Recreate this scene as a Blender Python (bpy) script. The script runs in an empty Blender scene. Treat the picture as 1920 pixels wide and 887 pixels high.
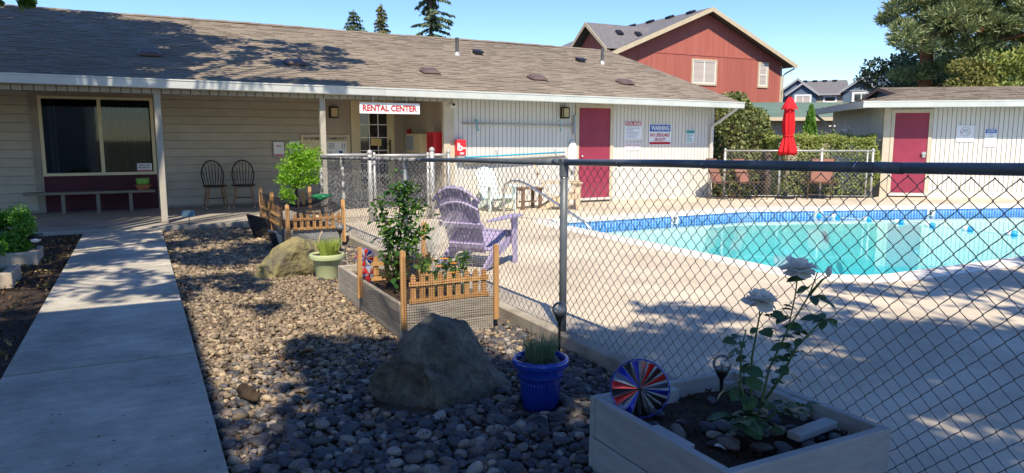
import bpy, bmesh, math, random
import numpy as np
from mathutils import Vector, Matrix, noise as mnoise
R=math.radians; PI=math.pi
random.seed(7); rng=np.random.default_rng(11)
S=bpy.context.scene; COL=S.collection

# ---------------------------------------------------------------- camera, sky, sun, exposure
CAMZ=1.43; PITCH=math.atan(182.5/1350); YAW=R(27.3)
cd=bpy.data.cameras.new('camera'); cam=bpy.data.objects.new('camera',cd); COL.objects.link(cam)
cd.sensor_fit='HORIZONTAL'; cd.sensor_width=36; cd.lens=1350/1920*36; cd.clip_end=1500; cd.clip_start=.05
cam.location=(0,0,CAMZ); cam.rotation_euler=(PI/2-PITCH,0,-YAW); S.camera=cam
SUN_AZ=R(202); SUN_EL=R(52)
w=bpy.data.worlds.new('World'); S.world=w; w.use_nodes=True
nt=w.node_tree; bg=nt.nodes['Background']; sk=nt.nodes.new('ShaderNodeTexSky')
sk.sky_type='NISHITA'; sk.sun_disc=False; sk.sun_elevation=SUN_EL; sk.sun_rotation=SUN_AZ
sk.air_density=1.0; sk.dust_density=.05; sk.ozone_density=5.0; sk.altitude=0
hs=nt.nodes.new('ShaderNodeHueSaturation'); hs.inputs['Saturation'].default_value=1.17; hs.inputs['Hue'].default_value=.511
nt.links.new(sk.outputs[0],hs.inputs['Color']); nt.links.new(hs.outputs[0],bg.inputs[0]); bg.inputs[1].default_value=.14
sd=bpy.data.lights.new('sun','SUN'); sun=bpy.data.objects.new('sun',sd); COL.objects.link(sun)
sd.energy=4.7; sd.angle=R(.53); sd.color=(1,.885,.72)
tosun=Vector((math.sin(SUN_AZ)*math.cos(SUN_EL),math.cos(SUN_AZ)*math.cos(SUN_EL),math.sin(SUN_EL)))
sun.rotation_euler=tosun.to_track_quat('Z','Y').to_euler(); sun.location=tosun*60
S.view_settings.view_transform='Standard'; S.view_settings.look='None'
S.view_settings.exposure=.58; S.view_settings.gamma=1
try: S.cycles.transparent_max_bounces=24; S.cycles.max_bounces=8
except Exception: pass

# ---------------------------------------------------------------- helpers
MW={}; RT={}
def M(name,c,c2=None,scale=6,rough=.7,bump=0,bscale=None,metal=0,stretch=(1,1,1),spec=.4,var=.0,detail=5,nr=.6,lo=.35,hi=.65,coord='Object',attr=False,transl=0,trans=0,ior=1.45,coat=0,bdist=.01,stain=None):
    m=bpy.data.materials.new(name); m.use_nodes=True; n=m.node_tree.nodes; l=m.node_tree.links
    p=n['Principled BSDF']; p.inputs['Roughness'].default_value=rough; p.inputs['Metallic'].default_value=metal
    p.inputs['Specular IOR Level'].default_value=spec; p.inputs['IOR'].default_value=ior
    p.inputs['Transmission Weight'].default_value=trans; p.inputs['Coat Weight'].default_value=coat
    c=tuple(c)+(1,); c2=tuple(c2)+(1,) if c2 is not None else c
    tc=n.new('ShaderNodeTexCoord'); mp=n.new('ShaderNodeMapping'); mp.inputs['Scale'].default_value=stretch
    l.new(tc.outputs[coord],mp.inputs[0])
    oi=n.new('ShaderNodeObjectInfo'); mul=n.new('ShaderNodeMath'); mul.operation='MULTIPLY'; mul.inputs[1].default_value=37.
    l.new(oi.outputs['Random'],mul.inputs[0])
    nz=n.new('ShaderNodeTexNoise'); nz.noise_dimensions='4D'; nz.inputs['Scale'].default_value=scale; nz.inputs['Detail'].default_value=detail; nz.inputs['Roughness'].default_value=nr
    l.new(mp.outputs[0],nz.inputs['Vector']); l.new(mul.outputs[0],nz.inputs['W'])
    rp=n.new('ShaderNodeValToRGB'); rp.color_ramp.elements[0].position=lo; rp.color_ramp.elements[1].position=hi
    rp.color_ramp.elements[0].color=c; rp.color_ramp.elements[1].color=c2
    if attr:
        at=n.new('ShaderNodeAttribute'); at.attribute_name='rnd'
        ad=n.new('ShaderNodeMath'); ad.operation='MULTIPLY_ADD'; ad.inputs[1].default_value=.45
        l.new(nz.outputs['Fac'],ad.inputs[0])
        ml=n.new('ShaderNodeMath'); ml.operation='MULTIPLY'; ml.inputs[1].default_value=.55; l.new(at.outputs['Fac'],ml.inputs[0])
        l.new(ml.outputs[0],ad.inputs[2]); l.new(ad.outputs[0],rp.inputs[0])
    else: l.new(nz.outputs['Fac'],rp.inputs[0])
    out=rp.outputs[0]
    if var:
        hv=n.new('ShaderNodeHueSaturation'); mr=n.new('ShaderNodeMapRange')
        mr.inputs[3].default_value=1-var; mr.inputs[4].default_value=1+var
        l.new(oi.outputs['Random'],mr.inputs[0]); l.new(mr.outputs[0],hv.inputs['Value']); l.new(out,hv.inputs['Color']); out=hv.outputs[0]
    if stain:
        ns=n.new('ShaderNodeTexNoise'); ns.inputs['Scale'].default_value=stain[0]; ns.inputs['Detail'].default_value=9; ns.inputs['Roughness'].default_value=.68
        l.new(tc.outputs[coord],ns.inputs['Vector']); ms=n.new('ShaderNodeMapRange'); ms.inputs[1].default_value=.38; ms.inputs[2].default_value=.62; ms.inputs[3].default_value=1-stain[1]; ms.inputs[4].default_value=1+stain[1]*.5
        hs_=n.new('ShaderNodeHueSaturation'); l.new(ns.outputs['Fac'],ms.inputs[0]); l.new(ms.outputs[0],hs_.inputs['Value']); l.new(out,hs_.inputs['Color']); out=hs_.outputs[0]
    l.new(out,p.inputs['Base Color'])
    if bump:
        b=n.new('ShaderNodeBump'); b.inputs['Strength'].default_value=bump; b.inputs['Distance'].default_value=bdist
        n2=n.new('ShaderNodeTexNoise'); n2.inputs['Scale'].default_value=bscale or scale*4; n2.inputs['Detail'].default_value=6
        l.new(mp.outputs[0],n2.inputs['Vector']); l.new(n2.outputs['Fac'],b.inputs['Height']); l.new(b.outputs[0],p.inputs['Normal'])
    if transl:
        tr=n.new('ShaderNodeBsdfTranslucent'); mx=n.new('ShaderNodeMixShader'); mx.inputs[0].default_value=transl
        hv=n.new('ShaderNodeHueSaturation'); hv.inputs['Saturation'].default_value=1.15; hv.inputs['Value'].default_value=1.5
        l.new(out,hv.inputs['Color']); l.new(hv.outputs[0],tr.inputs[0])
        l.new(p.outputs[0],mx.inputs[1]); l.new(tr.outputs[0],mx.inputs[2]); l.new(mx.outputs[0],n['Material Output'].inputs[0])
    m.use_backface_culling=False
    return m
def tag(o,label=None,cat=None,group=None,kind=None):
    if label: o['label']=label
    if cat: o['category']=cat
    if group: o['group']=group
    if kind: o['kind']=kind
    return o
def thing(name,label,cat,loc=(0,0,0),rz=0,group=None):
    o=bpy.data.objects.new(name,None); COL.objects.link(o); o.empty_display_size=.1
    o.location=loc; o.rotation_euler=(0,0,rz); tag(o,label,cat,group)
    MW[o.name]=Matrix.Translation(loc)@Matrix.Rotation(rz,4,'Z'); RT[o.name]=MW[o.name]
    return o
def finish(me,name,mats,parent,world,V,smooth):
    # V: verts in the root thing's frame, or the world's when world or no parent
    if parent is None or world: Wm=Matrix.Identity(4)
    else: Wm=RT[parent.name]
    P=MW[parent.name] if parent is not None else Matrix.Identity(4)
    T=P.inverted()@Wm; A=np.array(T)
    V=V@A[:3,:3].T+A[:3,3]
    c=(V.min(0)+V.max(0))/2 if len(V) else np.zeros(3)
    me.vertices.foreach_set('co',(V-c).astype(np.float32).ravel())
    me.update()
    for m in (mats if isinstance(mats,(list,tuple)) else [mats]): me.materials.append(m)
    if smooth: me.polygons.foreach_set('use_smooth',np.ones(len(me.polygons),bool))
    o=bpy.data.objects.new(name,me); COL.objects.link(o); o.location=c.tolist()
    if parent is not None: o.parent=parent
    MW[o.name]=P@Matrix.Translation(c.tolist()); RT[o.name]=RT[parent.name] if parent is not None else Matrix.Translation(c.tolist())
    return o
def meshnp(name,V,F,mats,parent=None,world=False,smooth=False,rnd=None,midx=None):
    V=np.asarray(V,float); F=np.asarray(F,np.int32); k=F.shape[1]
    me=bpy.data.meshes.new(name); me.vertices.add(len(V)); me.loops.add(F.size); me.polygons.add(len(F))
    me.loops.foreach_set('vertex_index',F.ravel()); me.polygons.foreach_set('loop_start',np.arange(0,F.size,k,dtype=np.int32))
    me.polygons.foreach_set('loop_total',np.full(len(F),k,np.int32)); me.update(calc_edges=True)
    if rnd is not None:
        a=me.attributes.new('rnd','FLOAT','POINT'); a.data.foreach_set('value',np.asarray(rnd,np.float32))
    o=finish(me,name,mats,parent,world,V,smooth)
    if midx is not None: me.polygons.foreach_set('material_index',np.asarray(midx,np.int32))
    return o
def basis(d):
    d=Vector(d).normalized(); a=Vector((0,0,1)) if abs(d.z)<.92 else Vector((1,0,0))
    u=d.cross(a).normalized(); v=u.cross(d).normalized(); return d,u,v
class MB:
    def __init__(s): s.v=[]; s.f=[]; s.m=[]; s.r=[]; s.cr=0.
    def _add(s,vs,fs,mi=0):
        b=len(s.v); s.v+=[tuple(q) for q in vs]; s.r+=[s.cr]*len(vs)
        s.f+=[tuple(b+i for i in f) for f in fs]; s.m+=[mi]*len(fs); return s
    def box(s,lo,hi,mi=0,mat=None):
        (a,b,c),(d,e,f)=lo,hi
        vs=[(a,b,c),(d,b,c),(d,e,c),(a,e,c),(a,b,f),(d,b,f),(d,e,f),(a,e,f)]
        if mat is not None: vs=[mat@Vector(q) for q in vs]
        return s._add(vs,[(0,3,2,1),(4,5,6,7),(0,1,5,4),(1,2,6,5),(2,3,7,6),(3,0,4,7)],mi)
    def cbox(s,c,size,rz=0,rx=0,ry=0,mi=0):
        mt=Matrix.Translation(c)@Matrix.Rotation(rz,4,'Z')@Matrix.Rotation(ry,4,'Y')@Matrix.Rotation(rx,4,'X')
        h=[q/2 for q in size]; return s.box([-q for q in h],h,mi,mt)
    def bar(s,p,q,w,t,up=(0,0,1),mi=0):
        # rectangular bar from p to q, width w sideways, thickness t along up
        p=Vector(p);q=Vector(q); d=(q-p).normalized(); u=d.cross(Vector(up)).normalized(); v=u.cross(d).normalized()
        u*=w/2; v*=t/2
        vs=[p-u-v,p+u-v,p+u+v,p-u+v,q-u-v,q+u-v,q+u+v,q-u+v]
        return s._add(vs,[(0,1,2,3),(7,6,5,4),(0,4,5,1),(1,5,6,2),(2,6,7,3),(3,7,4,0)],mi)
    def tube(s,pts,r,n=8,mi=0,cap=True):
        pts=[Vector(q) for q in pts]; k=len(pts); rs=r if isinstance(r,(list,tuple)) else [r]*k
        b=len(s.v); vs=[]; u=None
        for i,p in enumerate(pts):
            d=(pts[min(i+1,k-1)]-pts[max(i-1,0)]).normalized()
            if u is None: _,u,_=basis(d)
            u=(u-d*u.dot(d))
            if u.length<1e-6: _,u,_=basis(d)
            u.normalize(); v=d.cross(u)
            for j in range(n):
                a=2*PI*j/n; vs.append(p+(u*math.cos(a)+v*math.sin(a))*rs[i])
        fs=[(i*n+j,i*n+(j+1)%n,(i+1)*n+(j+1)%n,(i+1)*n+j) for i in range(k-1) for j in range(n)]
        if cap: fs+=[tuple(range(n-1,-1,-1)),tuple((k-1)*n+j for j in range(n))]
        return s._add(vs,fs,mi)
    def lathe(s,prof,c=(0,0,0),n=20,mi=0,sx=1,sy=1,cap=True):
        vs=[];k=len(prof)
        for r,z in prof:
            for j in range(n):
                a=2*PI*j/n; vs.append((c[0]+r*sx*math.cos(a),c[1]+r*sy*math.sin(a),c[2]+z))
        fs=[(i*n+j,i*n+(j+1)%n,(i+1)*n+(j+1)%n,(i+1)*n+j) for i in range(k-1) for j in range(n)]
        if cap: fs+=[tuple(range(n-1,-1,-1)),tuple((k-1)*n+j for j in range(n))]
        return s._add(vs,fs,mi)
    def prism(s,poly,off,mi=0):
        # poly: 3D points; extruded by vector off
        off=Vector(off); a=[Vector(q) for q in poly]; n=len(a); vs=a+[q+off for q in a]
        fs=[tuple(range(n-1,-1,-1)),tuple(range(n,2*n))]+[(i,(i+1)%n,n+(i+1)%n,n+i) for i in range(n)]
        return s._add(vs,fs,mi)
    def quad(s,a,b,c,d,mi=0): return s._add([a,b,c,d],[(0,1,2,3)],mi)
    def build(s,name,mats,parent=None,world=False,smooth=False,bevel=0,rnd=False,fixn=False):
        me=bpy.data.meshes.new(name); V=np.array([tuple(q) for q in s.v],float)
        me.from_pydata(V.tolist(),[],s.f); me.polygons.foreach_set('material_index',s.m)
        if rnd: a=me.attributes.new('rnd','FLOAT','POINT'); a.data.foreach_set('value',s.r)
        o=finish(me,name,mats,parent,world,V,smooth)
        if fixn or bevel:
            bm=bmesh.new(); bm.from_mesh(me)
            if bevel: bmesh.ops.bevel(bm,geom=list(bm.edges),offset=bevel,segments=1,affect='EDGES',clamp_overlap=True)
            bmesh.ops.recalc_face_normals(bm,faces=bm.faces); bm.to_mesh(me); bm.free()
        return o
def smooth_angle(o,deg=35):
    o.data.polygons.foreach_set('use_smooth',np.ones(len(o.data.polygons),bool))
    try: o.data.set_sharp_from_angle(angle=R(deg))
    except Exception: pass
    return o
def copy_obj(o,parent):
    c=o.copy(); COL.objects.link(c); c.parent=parent
    for k in ('label','category','group'):
        if parent is not None and k in c: del c[k]
    for ch in o.children: copy_obj(ch,c)
    return c
def dup(root,loc,rz,label=None,group=None):
    r=root.copy(); COL.objects.link(r); r.location=loc; r.rotation_euler=(0,0,rz)
    if label: r['label']=label
    if group: r['group']=group
    for ch in root.children: copy_obj(ch,r)
    return r
def inst(o,loc,rot=(0,0,0),scale=(1,1,1),parent=None):
    c=o.copy(); COL.objects.link(c); c.location=loc; c.rotation_euler=rot; c.scale=scale; c.parent=parent
    return c
def text(s_,w_,h_,mat,parent,pos,right,up,bold=.0,name='lettering',th=.002):
    cu=bpy.data.curves.new('t','FONT'); cu.body=s_; cu.align_x='CENTER'; cu.size=1; cu.offset=bold; cu.resolution_u=2
    cu.space_line=.85
    o=bpy.data.objects.new('t',cu); COL.objects.link(o)
    dg=bpy.context.evaluated_depsgraph_get(); me=bpy.data.meshes.new_from_object(o.evaluated_get(dg))
    bpy.data.objects.remove(o); n=len(me.vertices)
    a=np.zeros(n*3,np.float32); me.vertices.foreach_get('co',a); a=a.reshape(-1,3)
    lo,hi=a.min(0),a.max(0); a=(a-(lo+hi)/2); a[:,0]*=w_/max(hi[0]-lo[0],1e-6); a[:,1]*=h_/max(hi[1]-lo[1],1e-6)
    r=np.array(Vector(right).normalized()); u=np.array(Vector(up).normalized()); nn=np.cross(r,u)
    V=np.array(pos)+a[:,:1]*r+a[:,1:2]*u+nn*th
    me.name=name; me.materials.clear()
    return finish(me,name,mat,parent,True,V.astype(float),False)
def leafquads(C,size,nrm_bias=(0,0,1),bias=.5,aspect=.5,dirs=None):
    C=np.asarray(C,float); n=len(C)
    d=rng.normal(size=(n,3)) if dirs is None else dirs+rng.normal(size=(n,3))*.35
    d/=np.linalg.norm(d,axis=1,keepdims=True)+1e-9
    nb=rng.normal(size=(n,3))*(1-bias)+np.array(nrm_bias)*bias
    s=np.cross(d,nb); s/=np.linalg.norm(s,axis=1,keepdims=True)+1e-9; nn=np.cross(s,d)
    z=(np.asarray(size)*rng.uniform(.7,1.3,n))[:,None]
    b=C-d*z*.5; t=C+d*z*.5; m=C+nn*z*.07-d*z*.05
    l=m+s*z*aspect*.5; r=m-s*z*aspect*.5
    V=np.stack([b,r,t,l],1).reshape(-1,3)
    i=np.arange(n)*4; F=np.concatenate([np.stack([i,i+1,i+2],1),np.stack([i,i+2,i+3],1)])
    return V,F,np.repeat(rng.random(n),4)
def foliage(name,C,size,mat,parent,**k):
    V,F,r=leafquads(C,size,**k); return meshnp(name,V,F,mat,parent,world=True,rnd=r)
def ballpts(c,r,n,shell=.5):
    d=rng.normal(size=(n,3)); d/=np.linalg.norm(d,axis=1,keepdims=True)
    return np.array(c)+d*np.array(r)*(shell+(1-shell)*rng.random((n,1)))
def rock(rad,seed,sub=4,cuts=9,amp=.08,shear=(0,0),cracks=0):
    bm=bmesh.new(); bmesh.ops.create_icosphere(bm,subdivisions=sub,radius=1); rr=random.Random(seed)
    pl=[]
    for _ in range(cuts):
        v=Vector((rr.gauss(0,1),rr.gauss(0,1),rr.gauss(0,.8))).normalized(); pl.append((v,rr.uniform(.62,.9)))
    ck=[(Vector((rr.gauss(0,1),rr.gauss(0,1),rr.gauss(0,1))).normalized(),rr.uniform(-.5,.6),rr.uniform(0,9)) for _ in range(cracks)]
    for v in bm.verts:
        p=v.co.copy()
        for n_,d in pl:
            k=p.dot(n_)-d
            if k>0: p-=n_*k*.92
        q=p*1.7+Vector((seed*3.1,seed,0)); f=1+amp*(mnoise.noise(q)+.5*mnoise.noise(q*2.3)+.3*mnoise.noise(q*5))
        for n_,d,ph in ck:
            k=p.dot(n_)-d+.05*mnoise.noise(p*3+Vector((ph,0,0))); f-=.055*math.exp(-(k/.022)**2)*max(0,.6+mnoise.noise(p*2+Vector((0,ph,0))))
        if cracks: f+=.03*abs(mnoise.noise(p*6+Vector((seed,0,0))))+.018*mnoise.noise(p*14)
        p*=f; p=Vector((p.x*rad[0],p.y*rad[1],p.z*rad[2]))
        p.x+=shear[0]*p.z; p.y+=shear[1]*p.z; v.co=p
    V=np.array([v.co[:] for v in bm.verts]); F=np.array([[q.index for q in f.verts] for f in bm.faces]); bm.free(); return V,F
def rock2(rad,seed,sub=6,cuts=14,amp=.05,cr=3,top=(.15,0)):
    rr=random.Random(seed); bm=bmesh.new(); bmesh.ops.create_icosphere(bm,subdivisions=sub,radius=1)
    pl=[]
    for i in range(cuts):
        a=rr.uniform(0,2*PI); e=rr.uniform(-.1,1.1); pl.append((Vector((math.cos(a)*math.cos(e),math.sin(a)*math.cos(e),math.sin(e))),rr.uniform(.52,.85)))
    ck=[(Vector((rr.gauss(0,1),rr.gauss(0,.5),rr.gauss(0,1))).normalized(),rr.uniform(-.3,.5),rr.uniform(0,9)) for _ in range(cr)]
    for v in bm.verts:
        p=v.co.copy(); q=p+.12*Vector((mnoise.noise(p*1.7+Vector((seed,0,0))),mnoise.noise(p*1.7+Vector((0,seed,0))),mnoise.noise(p*1.7+Vector((0,0,seed)))))
        for n_,d in pl:
            k=q.dot(n_)-d
            if k>0: p-=n_*k; q-=n_*k
        f=1+amp*(mnoise.noise(p*2+Vector((seed,3,1)))+.5*mnoise.noise(p*4.5)+.35*mnoise.noise(p*9)+.22*mnoise.noise(p*19))
        for n_,d,ph in ck:
            k=p.dot(n_)-d+.08*mnoise.noise(p*2.5+Vector((ph,0,0))); f+=(.055*math.tanh(k/.012)-.055*math.exp(-(k/.018)**2))*max(0,min(1,.5+1.5*mnoise.noise(p*1.6+Vector((0,ph,0)))))
        p*=f; v.co=Vector((p.x*rad[0]+top[0]*p.z*rad[0],p.y*rad[1],p.z*rad[2]))
    V=np.array([v.co[:] for v in bm.verts]); F=np.array([[q.index for q in f.verts] for f in bm.faces]); bm.free(); return V,F

# ---------------------------------------------------------------- materials
m_soil=M('soil',(.022,.015,.010),(.055,.036,.022),9,.95,.8,40)
m_mulch=M('bark_mulch',(.045,.026,.015),(.15,.085,.04),3,.95,.5,40,attr=True)
m_walk=M('walkway_concrete',(.29,.275,.23),(.66,.61,.50),9,.9,.9,80,stretch=(.5,1.6,1),detail=15,nr=.86,lo=.27,hi=.70,bdist=.012,stain=(1.3,.28))
m_deck=M('deck_concrete',(.49,.415,.305),(.67,.585,.45),.9,.9,.35,90,detail=11,nr=.7,stain=(.45,.2),bdist=.004)
m_porch=M('porch_concrete',(.26,.24,.20),(.36,.33,.28),1.5,.9,.3,60)
m_curb=M('curb_concrete',(.26,.23,.18),(.42,.38,.31),4,.95,.5,50)
m_coping=M('pool_coping',(.62,.58,.50),(.75,.71,.63),2,.8,.2,60)
m_pebble=M('river_pebble',(.034,.035,.041),(.29,.23,.165),14,.62,.15,60,attr=True,lo=.18,hi=.85)
m_pebo=M('river_pebble_single',(.045,.046,.052),(.18,.15,.12),10,.6,.15,60,var=.3)
def pebble_ramp(m,src,cols=None):
    n=m.node_tree.nodes; l=m.node_tree.links; p=n['Principled BSDF']
    if src=='obj': o=n.new('ShaderNodeObjectInfo').outputs['Random']
    else:
        a_=n.new('ShaderNodeAttribute'); a_.attribute_name='rnd'; o=a_.outputs['Fac']
    r=n.new('ShaderNodeValToRGB'); r.color_ramp.interpolation='LINEAR'; el=r.color_ramp.elements
    cols=cols or [(0,(.03,.032,.038)),(.22,(.055,.058,.066)),(.42,(.10,.098,.10)),(.52,(.06,.05,.045)),(.64,(.13,.11,.09)),(.76,(.075,.078,.085)),(.87,(.19,.16,.125)),(.95,(.30,.27,.23)),(1,(.13,.09,.07))]
    el[0].position=0; el[0].color=cols[0][1]+(1,); el[1].position=1; el[1].color=cols[-1][1]+(1,)
    for q,c in cols[1:-1]: e=el.new(q); e.color=c+(1,)
    l.new(o,r.inputs[0])
    nz=n.new('ShaderNodeTexNoise'); nz.inputs['Scale'].default_value=45 if src!='obj' else 3.5; nz.inputs['Detail'].default_value=8; nz.inputs['Roughness'].default_value=.7
    tc=n.new('ShaderNodeTexCoord'); l.new(tc.outputs['Object'],nz.inputs['Vector'])
    mr=n.new('ShaderNodeMapRange'); mr.inputs[1].default_value=.3; mr.inputs[2].default_value=.7; mr.inputs[3].default_value=.7; mr.inputs[4].default_value=1.45; l.new(nz.outputs['Fac'],mr.inputs[0])
    hv=n.new('ShaderNodeHueSaturation'); l.new(r.outputs[0],hv.inputs['Color']); l.new(mr.outputs[0],hv.inputs['Value']); l.new(hv.outputs[0],p.inputs['Base Color'])
pebble_ramp(m_pebble,'attr'); pebble_ramp(m_pebo,'obj')
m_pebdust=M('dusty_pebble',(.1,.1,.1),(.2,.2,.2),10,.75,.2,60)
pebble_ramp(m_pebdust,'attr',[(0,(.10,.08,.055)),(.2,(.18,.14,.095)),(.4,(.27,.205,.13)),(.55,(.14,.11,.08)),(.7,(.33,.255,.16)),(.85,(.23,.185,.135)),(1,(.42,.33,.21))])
m_sedge=M('shingle_butt_edge',(.12,.10,.08),(.17,.145,.115),30,.95)
m_ground=M('lawn_ground',(.05,.055,.025),(.12,.10,.05),1.5,.95,.6,30)
m_side=M('lap_siding_paint',(.38,.35,.28),(.44,.41,.33),2.5,.75,.12,70,var=.03)
m_groove=M('grooved_siding_paint',(.62,.60,.55),(.70,.68,.62),1.6,.75,.15,40,stretch=(1,1,.12),var=.02)
m_trim=M('taupe_trim_paint',(.24,.21,.17),(.30,.27,.22),4,.7,.1,60)
m_beige=M('beige_trim_paint',(.50,.44,.33),(.58,.52,.40),4,.7,.1,60)
m_gut=M('gutter_aluminium',(.52,.55,.52),(.62,.64,.60),2,.45,.05,30)
m_cream=M('cream_frame_paint',(.60,.53,.33),(.68,.61,.40),4,.6,.08,60)
m_burg=M('burgundy_paint',(.25,.030,.062),(.31,.040,.075),1.2,.5,.12,40,stretch=(1,1,.3),stain=(3,.12))
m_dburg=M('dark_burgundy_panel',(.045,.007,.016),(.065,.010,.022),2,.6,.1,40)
m_shing=M('brown_shingle',(.195,.16,.12),(.335,.28,.21),40,.95,.5,160,attr=True,lo=.15,hi=.85,stain=(.6,.14))
m_shing2=M('grey_shingle',(.10,.10,.105),(.20,.19,.19),12,.95,.4,60,detail=8)
m_smooth=M('porch_wall_paint',(.34,.30,.25),(.40,.36,.30),1.5,.8,.15,40,stretch=(1,1,.2))
m_white=M('white_paint',(.78,.78,.76),(.82,.82,.80),3,.5,.03)
m_black=M('black_paint',(.012,.012,.014),(.022,.022,.025),5,.4,.05)
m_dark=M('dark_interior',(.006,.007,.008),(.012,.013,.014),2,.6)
m_red=M('red_paint',(.62,.02,.03),(.70,.03,.04),3,.4,.03)
m_blue=M('blue_print',(.02,.10,.38),(.025,.12,.42),3,.5)
m_rprint=M('red_print',(.40,.015,.025),(.45,.02,.03),3,.5)
m_kprint=M('black_print',(.02,.02,.03),(.03,.03,.04),3,.5)
m_gprint=M('green_print',(.03,.28,.26),(.04,.34,.30),3,.5)
m_grprint=M('grey_print',(.30,.34,.40),(.36,.40,.46),3,.6)
m_paper=M('sign_white',(.74,.76,.78),(.78,.80,.82),2,.45,.02)
m_glass=M('window_glass',(.015,.018,.02),(.02,.024,.026),1,.04,spec=.9)
m_galv=M('galvanised_steel',(.40,.40,.385),(.52,.52,.50),18,.42,.08,60,metal=.35)
m_coat=M('black_coated_steel',(.08,.095,.11),(.125,.145,.16),6,.38,.15,120,spec=.55)
m_suncoat=M('sunlit_coated_steel',(.06,.065,.07),(.45,.45,.44),16,.55,.3,70,lo=.44,hi=.62)  # far fence run: sun brightness put into the coating colour as pale speckle
m_steel=M('stainless_steel',(.60,.60,.58),(.70,.70,.68),3,.22,metal=.9)
m_brass=M('bronze_fitting',(.10,.075,.05),(.16,.12,.08),8,.45,.1,metal=.5)
m_lampg=M('amber_lamp_glass',(.45,.36,.18),(.55,.45,.25),5,.3)
m_gwood=M('grey_painted_wood',(.26,.25,.22),(.33,.32,.285),3,.75,.35,30,stretch=(.6,.6,9),var=.06)
m_gwoodh=M('grey_painted_wood_flat',(.315,.315,.30),(.405,.405,.39),3,.75,.35,30,stretch=(1.2,1.2,7),var=.06)
m_wwood=M('weathered_wood',(.33,.29,.235),(.46,.41,.335),4,.85,.4,40,stretch=(1.5,1.5,8),var=.08)
m_orange=M('cedar_picket_wood',(.42,.21,.075),(.60,.35,.14),5,.65,.3,40,stretch=(5,5,.7),var=.15)
m_bench=M('bench_wood',(.17,.155,.125),(.23,.21,.17),5,.75,.2,40,stretch=(.5,4,4))
m_chair=M('black_chair_paint',(.010,.010,.011),(.02,.02,.02),5,.35)
m_leg=M('turned_oak_leg',(.24,.12,.05),(.36,.19,.08),9,.45,.1)
m_purple=M('purple_resin',(.35,.30,.465),(.41,.355,.52),4,.5,.06,80)
m_mint=M('mint_resin',(.64,.76,.74),(.70,.80,.78),4,.5,.06,80)
m_tan=M('tan_resin',(.55,.42,.28),(.63,.50,.35),4,.5,.06,80)
m_brown=M('brown_resin',(.15,.085,.05),(.21,.125,.075),6,.55,.08,60)
m_sling=M('brown_sling_fabric',(.26,.12,.085),(.32,.16,.115),60,.8,.2,200)
m_fabric=M('red_umbrella_fabric',(.62,.012,.02),(.72,.02,.03),6,.75,.12,150,transl=.12)
m_rockd=M('dark_basalt',(.055,.052,.042),(.25,.23,.175),8,.9,1,14,detail=14,nr=.8,bdist=.05,stain=(4,.45))
m_rocky=M('mossy_rock',(.10,.092,.07),(.36,.31,.12),4,.92,1,16,detail=12,nr=.75,bdist=.03)
m_bpot=M('blue_glaze',(.008,.035,.28),(.015,.06,.40),5,.12,.05,20,coat=.6)
m_gpot=M('sage_plastic',(.38,.43,.22),(.45,.50,.28),4,.5,.04)
m_terra=M('terracotta',(.34,.11,.05),(.42,.16,.08),6,.8,.15,50)
m_limeglaze=M('lime_glaze',(.16,.36,.06),(.22,.44,.09),4,.3)
m_block=M('concrete_block',(.40,.33,.25),(.52,.44,.34),6,.95,.5,60)
m_solar=M('solar_panel_black',(.010,.012,.018),(.018,.020,.028),8,.15)
m_net=M('black_netting',(.012,.012,.016),(.02,.02,.026),4,.6)
m_leaf_d=M('bush_leaf',(.025,.08,.018),(.15,.27,.045),3,.38,attr=True,transl=.28,var=.25,lo=.2,hi=.8)
m_leaf_rose=M('rose_leaf',(.035,.085,.04),(.085,.16,.07),6,.42,.1,60,transl=.22,var=.3)
m_leaf_vine=M('vine_leaf',(.10,.26,.02),(.32,.52,.05),2,.45,attr=True,transl=.42,lo=.2,hi=.8)
m_leaf_shrub=M('shrub_leaf',(.05,.17,.02),(.17,.36,.05),3,.45,attr=True,transl=.3,lo=.2,hi=.8)
m_leaf_hedge=M('hedge_leaf',(.13,.185,.04),(.40,.43,.12),1.5,.6,attr=True,transl=.25,lo=.2,hi=.8)
m_leaf_ivy=M('ivy_leaf',(.06,.095,.03),(.28,.29,.09),2,.4,attr=True,transl=.2,lo=.25,hi=.85)
m_leaf_thuja=M('cypress_leaf',(.07,.18,.025),(.20,.38,.06),2,.6,attr=True,transl=.25,lo=.2,hi=.8)
m_leaf_tree=M('maple_leaf',(.025,.07,.015),(.08,.16,.03),2,.5,attr=True,transl=.12,lo=.2,hi=.8)
m_needle=M('pine_needle',(.085,.13,.055),(.36,.40,.18),.6,.6,attr=True,transl=.15,lo=.2,hi=.8)
m_needle2=M('fir_needle',(.05,.09,.05),(.19,.24,.12),.6,.6,attr=True,transl=.12,lo=.2,hi=.8)
m_needle3=M('yellow_fir_needle',(.10,.12,.04),(.28,.26,.10),.6,.6,attr=True,transl=.12,lo=.2,hi=.8)
m_leaf_gold=M('golden_bush_leaf',(.11,.13,.035),(.27,.25,.07),.8,.6,attr=True,transl=.2,lo=.2,hi=.8)
m_leaf_far=M('far_foliage',(.04,.075,.045),(.16,.20,.10),.7,.6,attr=True,transl=.15,lo=.2,hi=.8)
m_lav=M('lavender_stem',(.10,.16,.085),(.22,.30,.17),4,.6,attr=True,transl=.2,lo=.2,hi=.8)
m_ygrass=M('yellow_green_grass',(.24,.33,.05),(.42,.48,.12),4,.6,attr=True,transl=.3,lo=.2,hi=.8)
m_silver=M('silver_grass',(.40,.40,.36),(.66,.65,.60),5,.6,attr=True,transl=.2,lo=.2,hi=.8)
m_petal=M('white_petal',(.66,.66,.62),(.74,.74,.70),6,.6,transl=.35)
m_stem=M('green_stem',(.05,.10,.03),(.09,.15,.05),8,.6)
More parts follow.
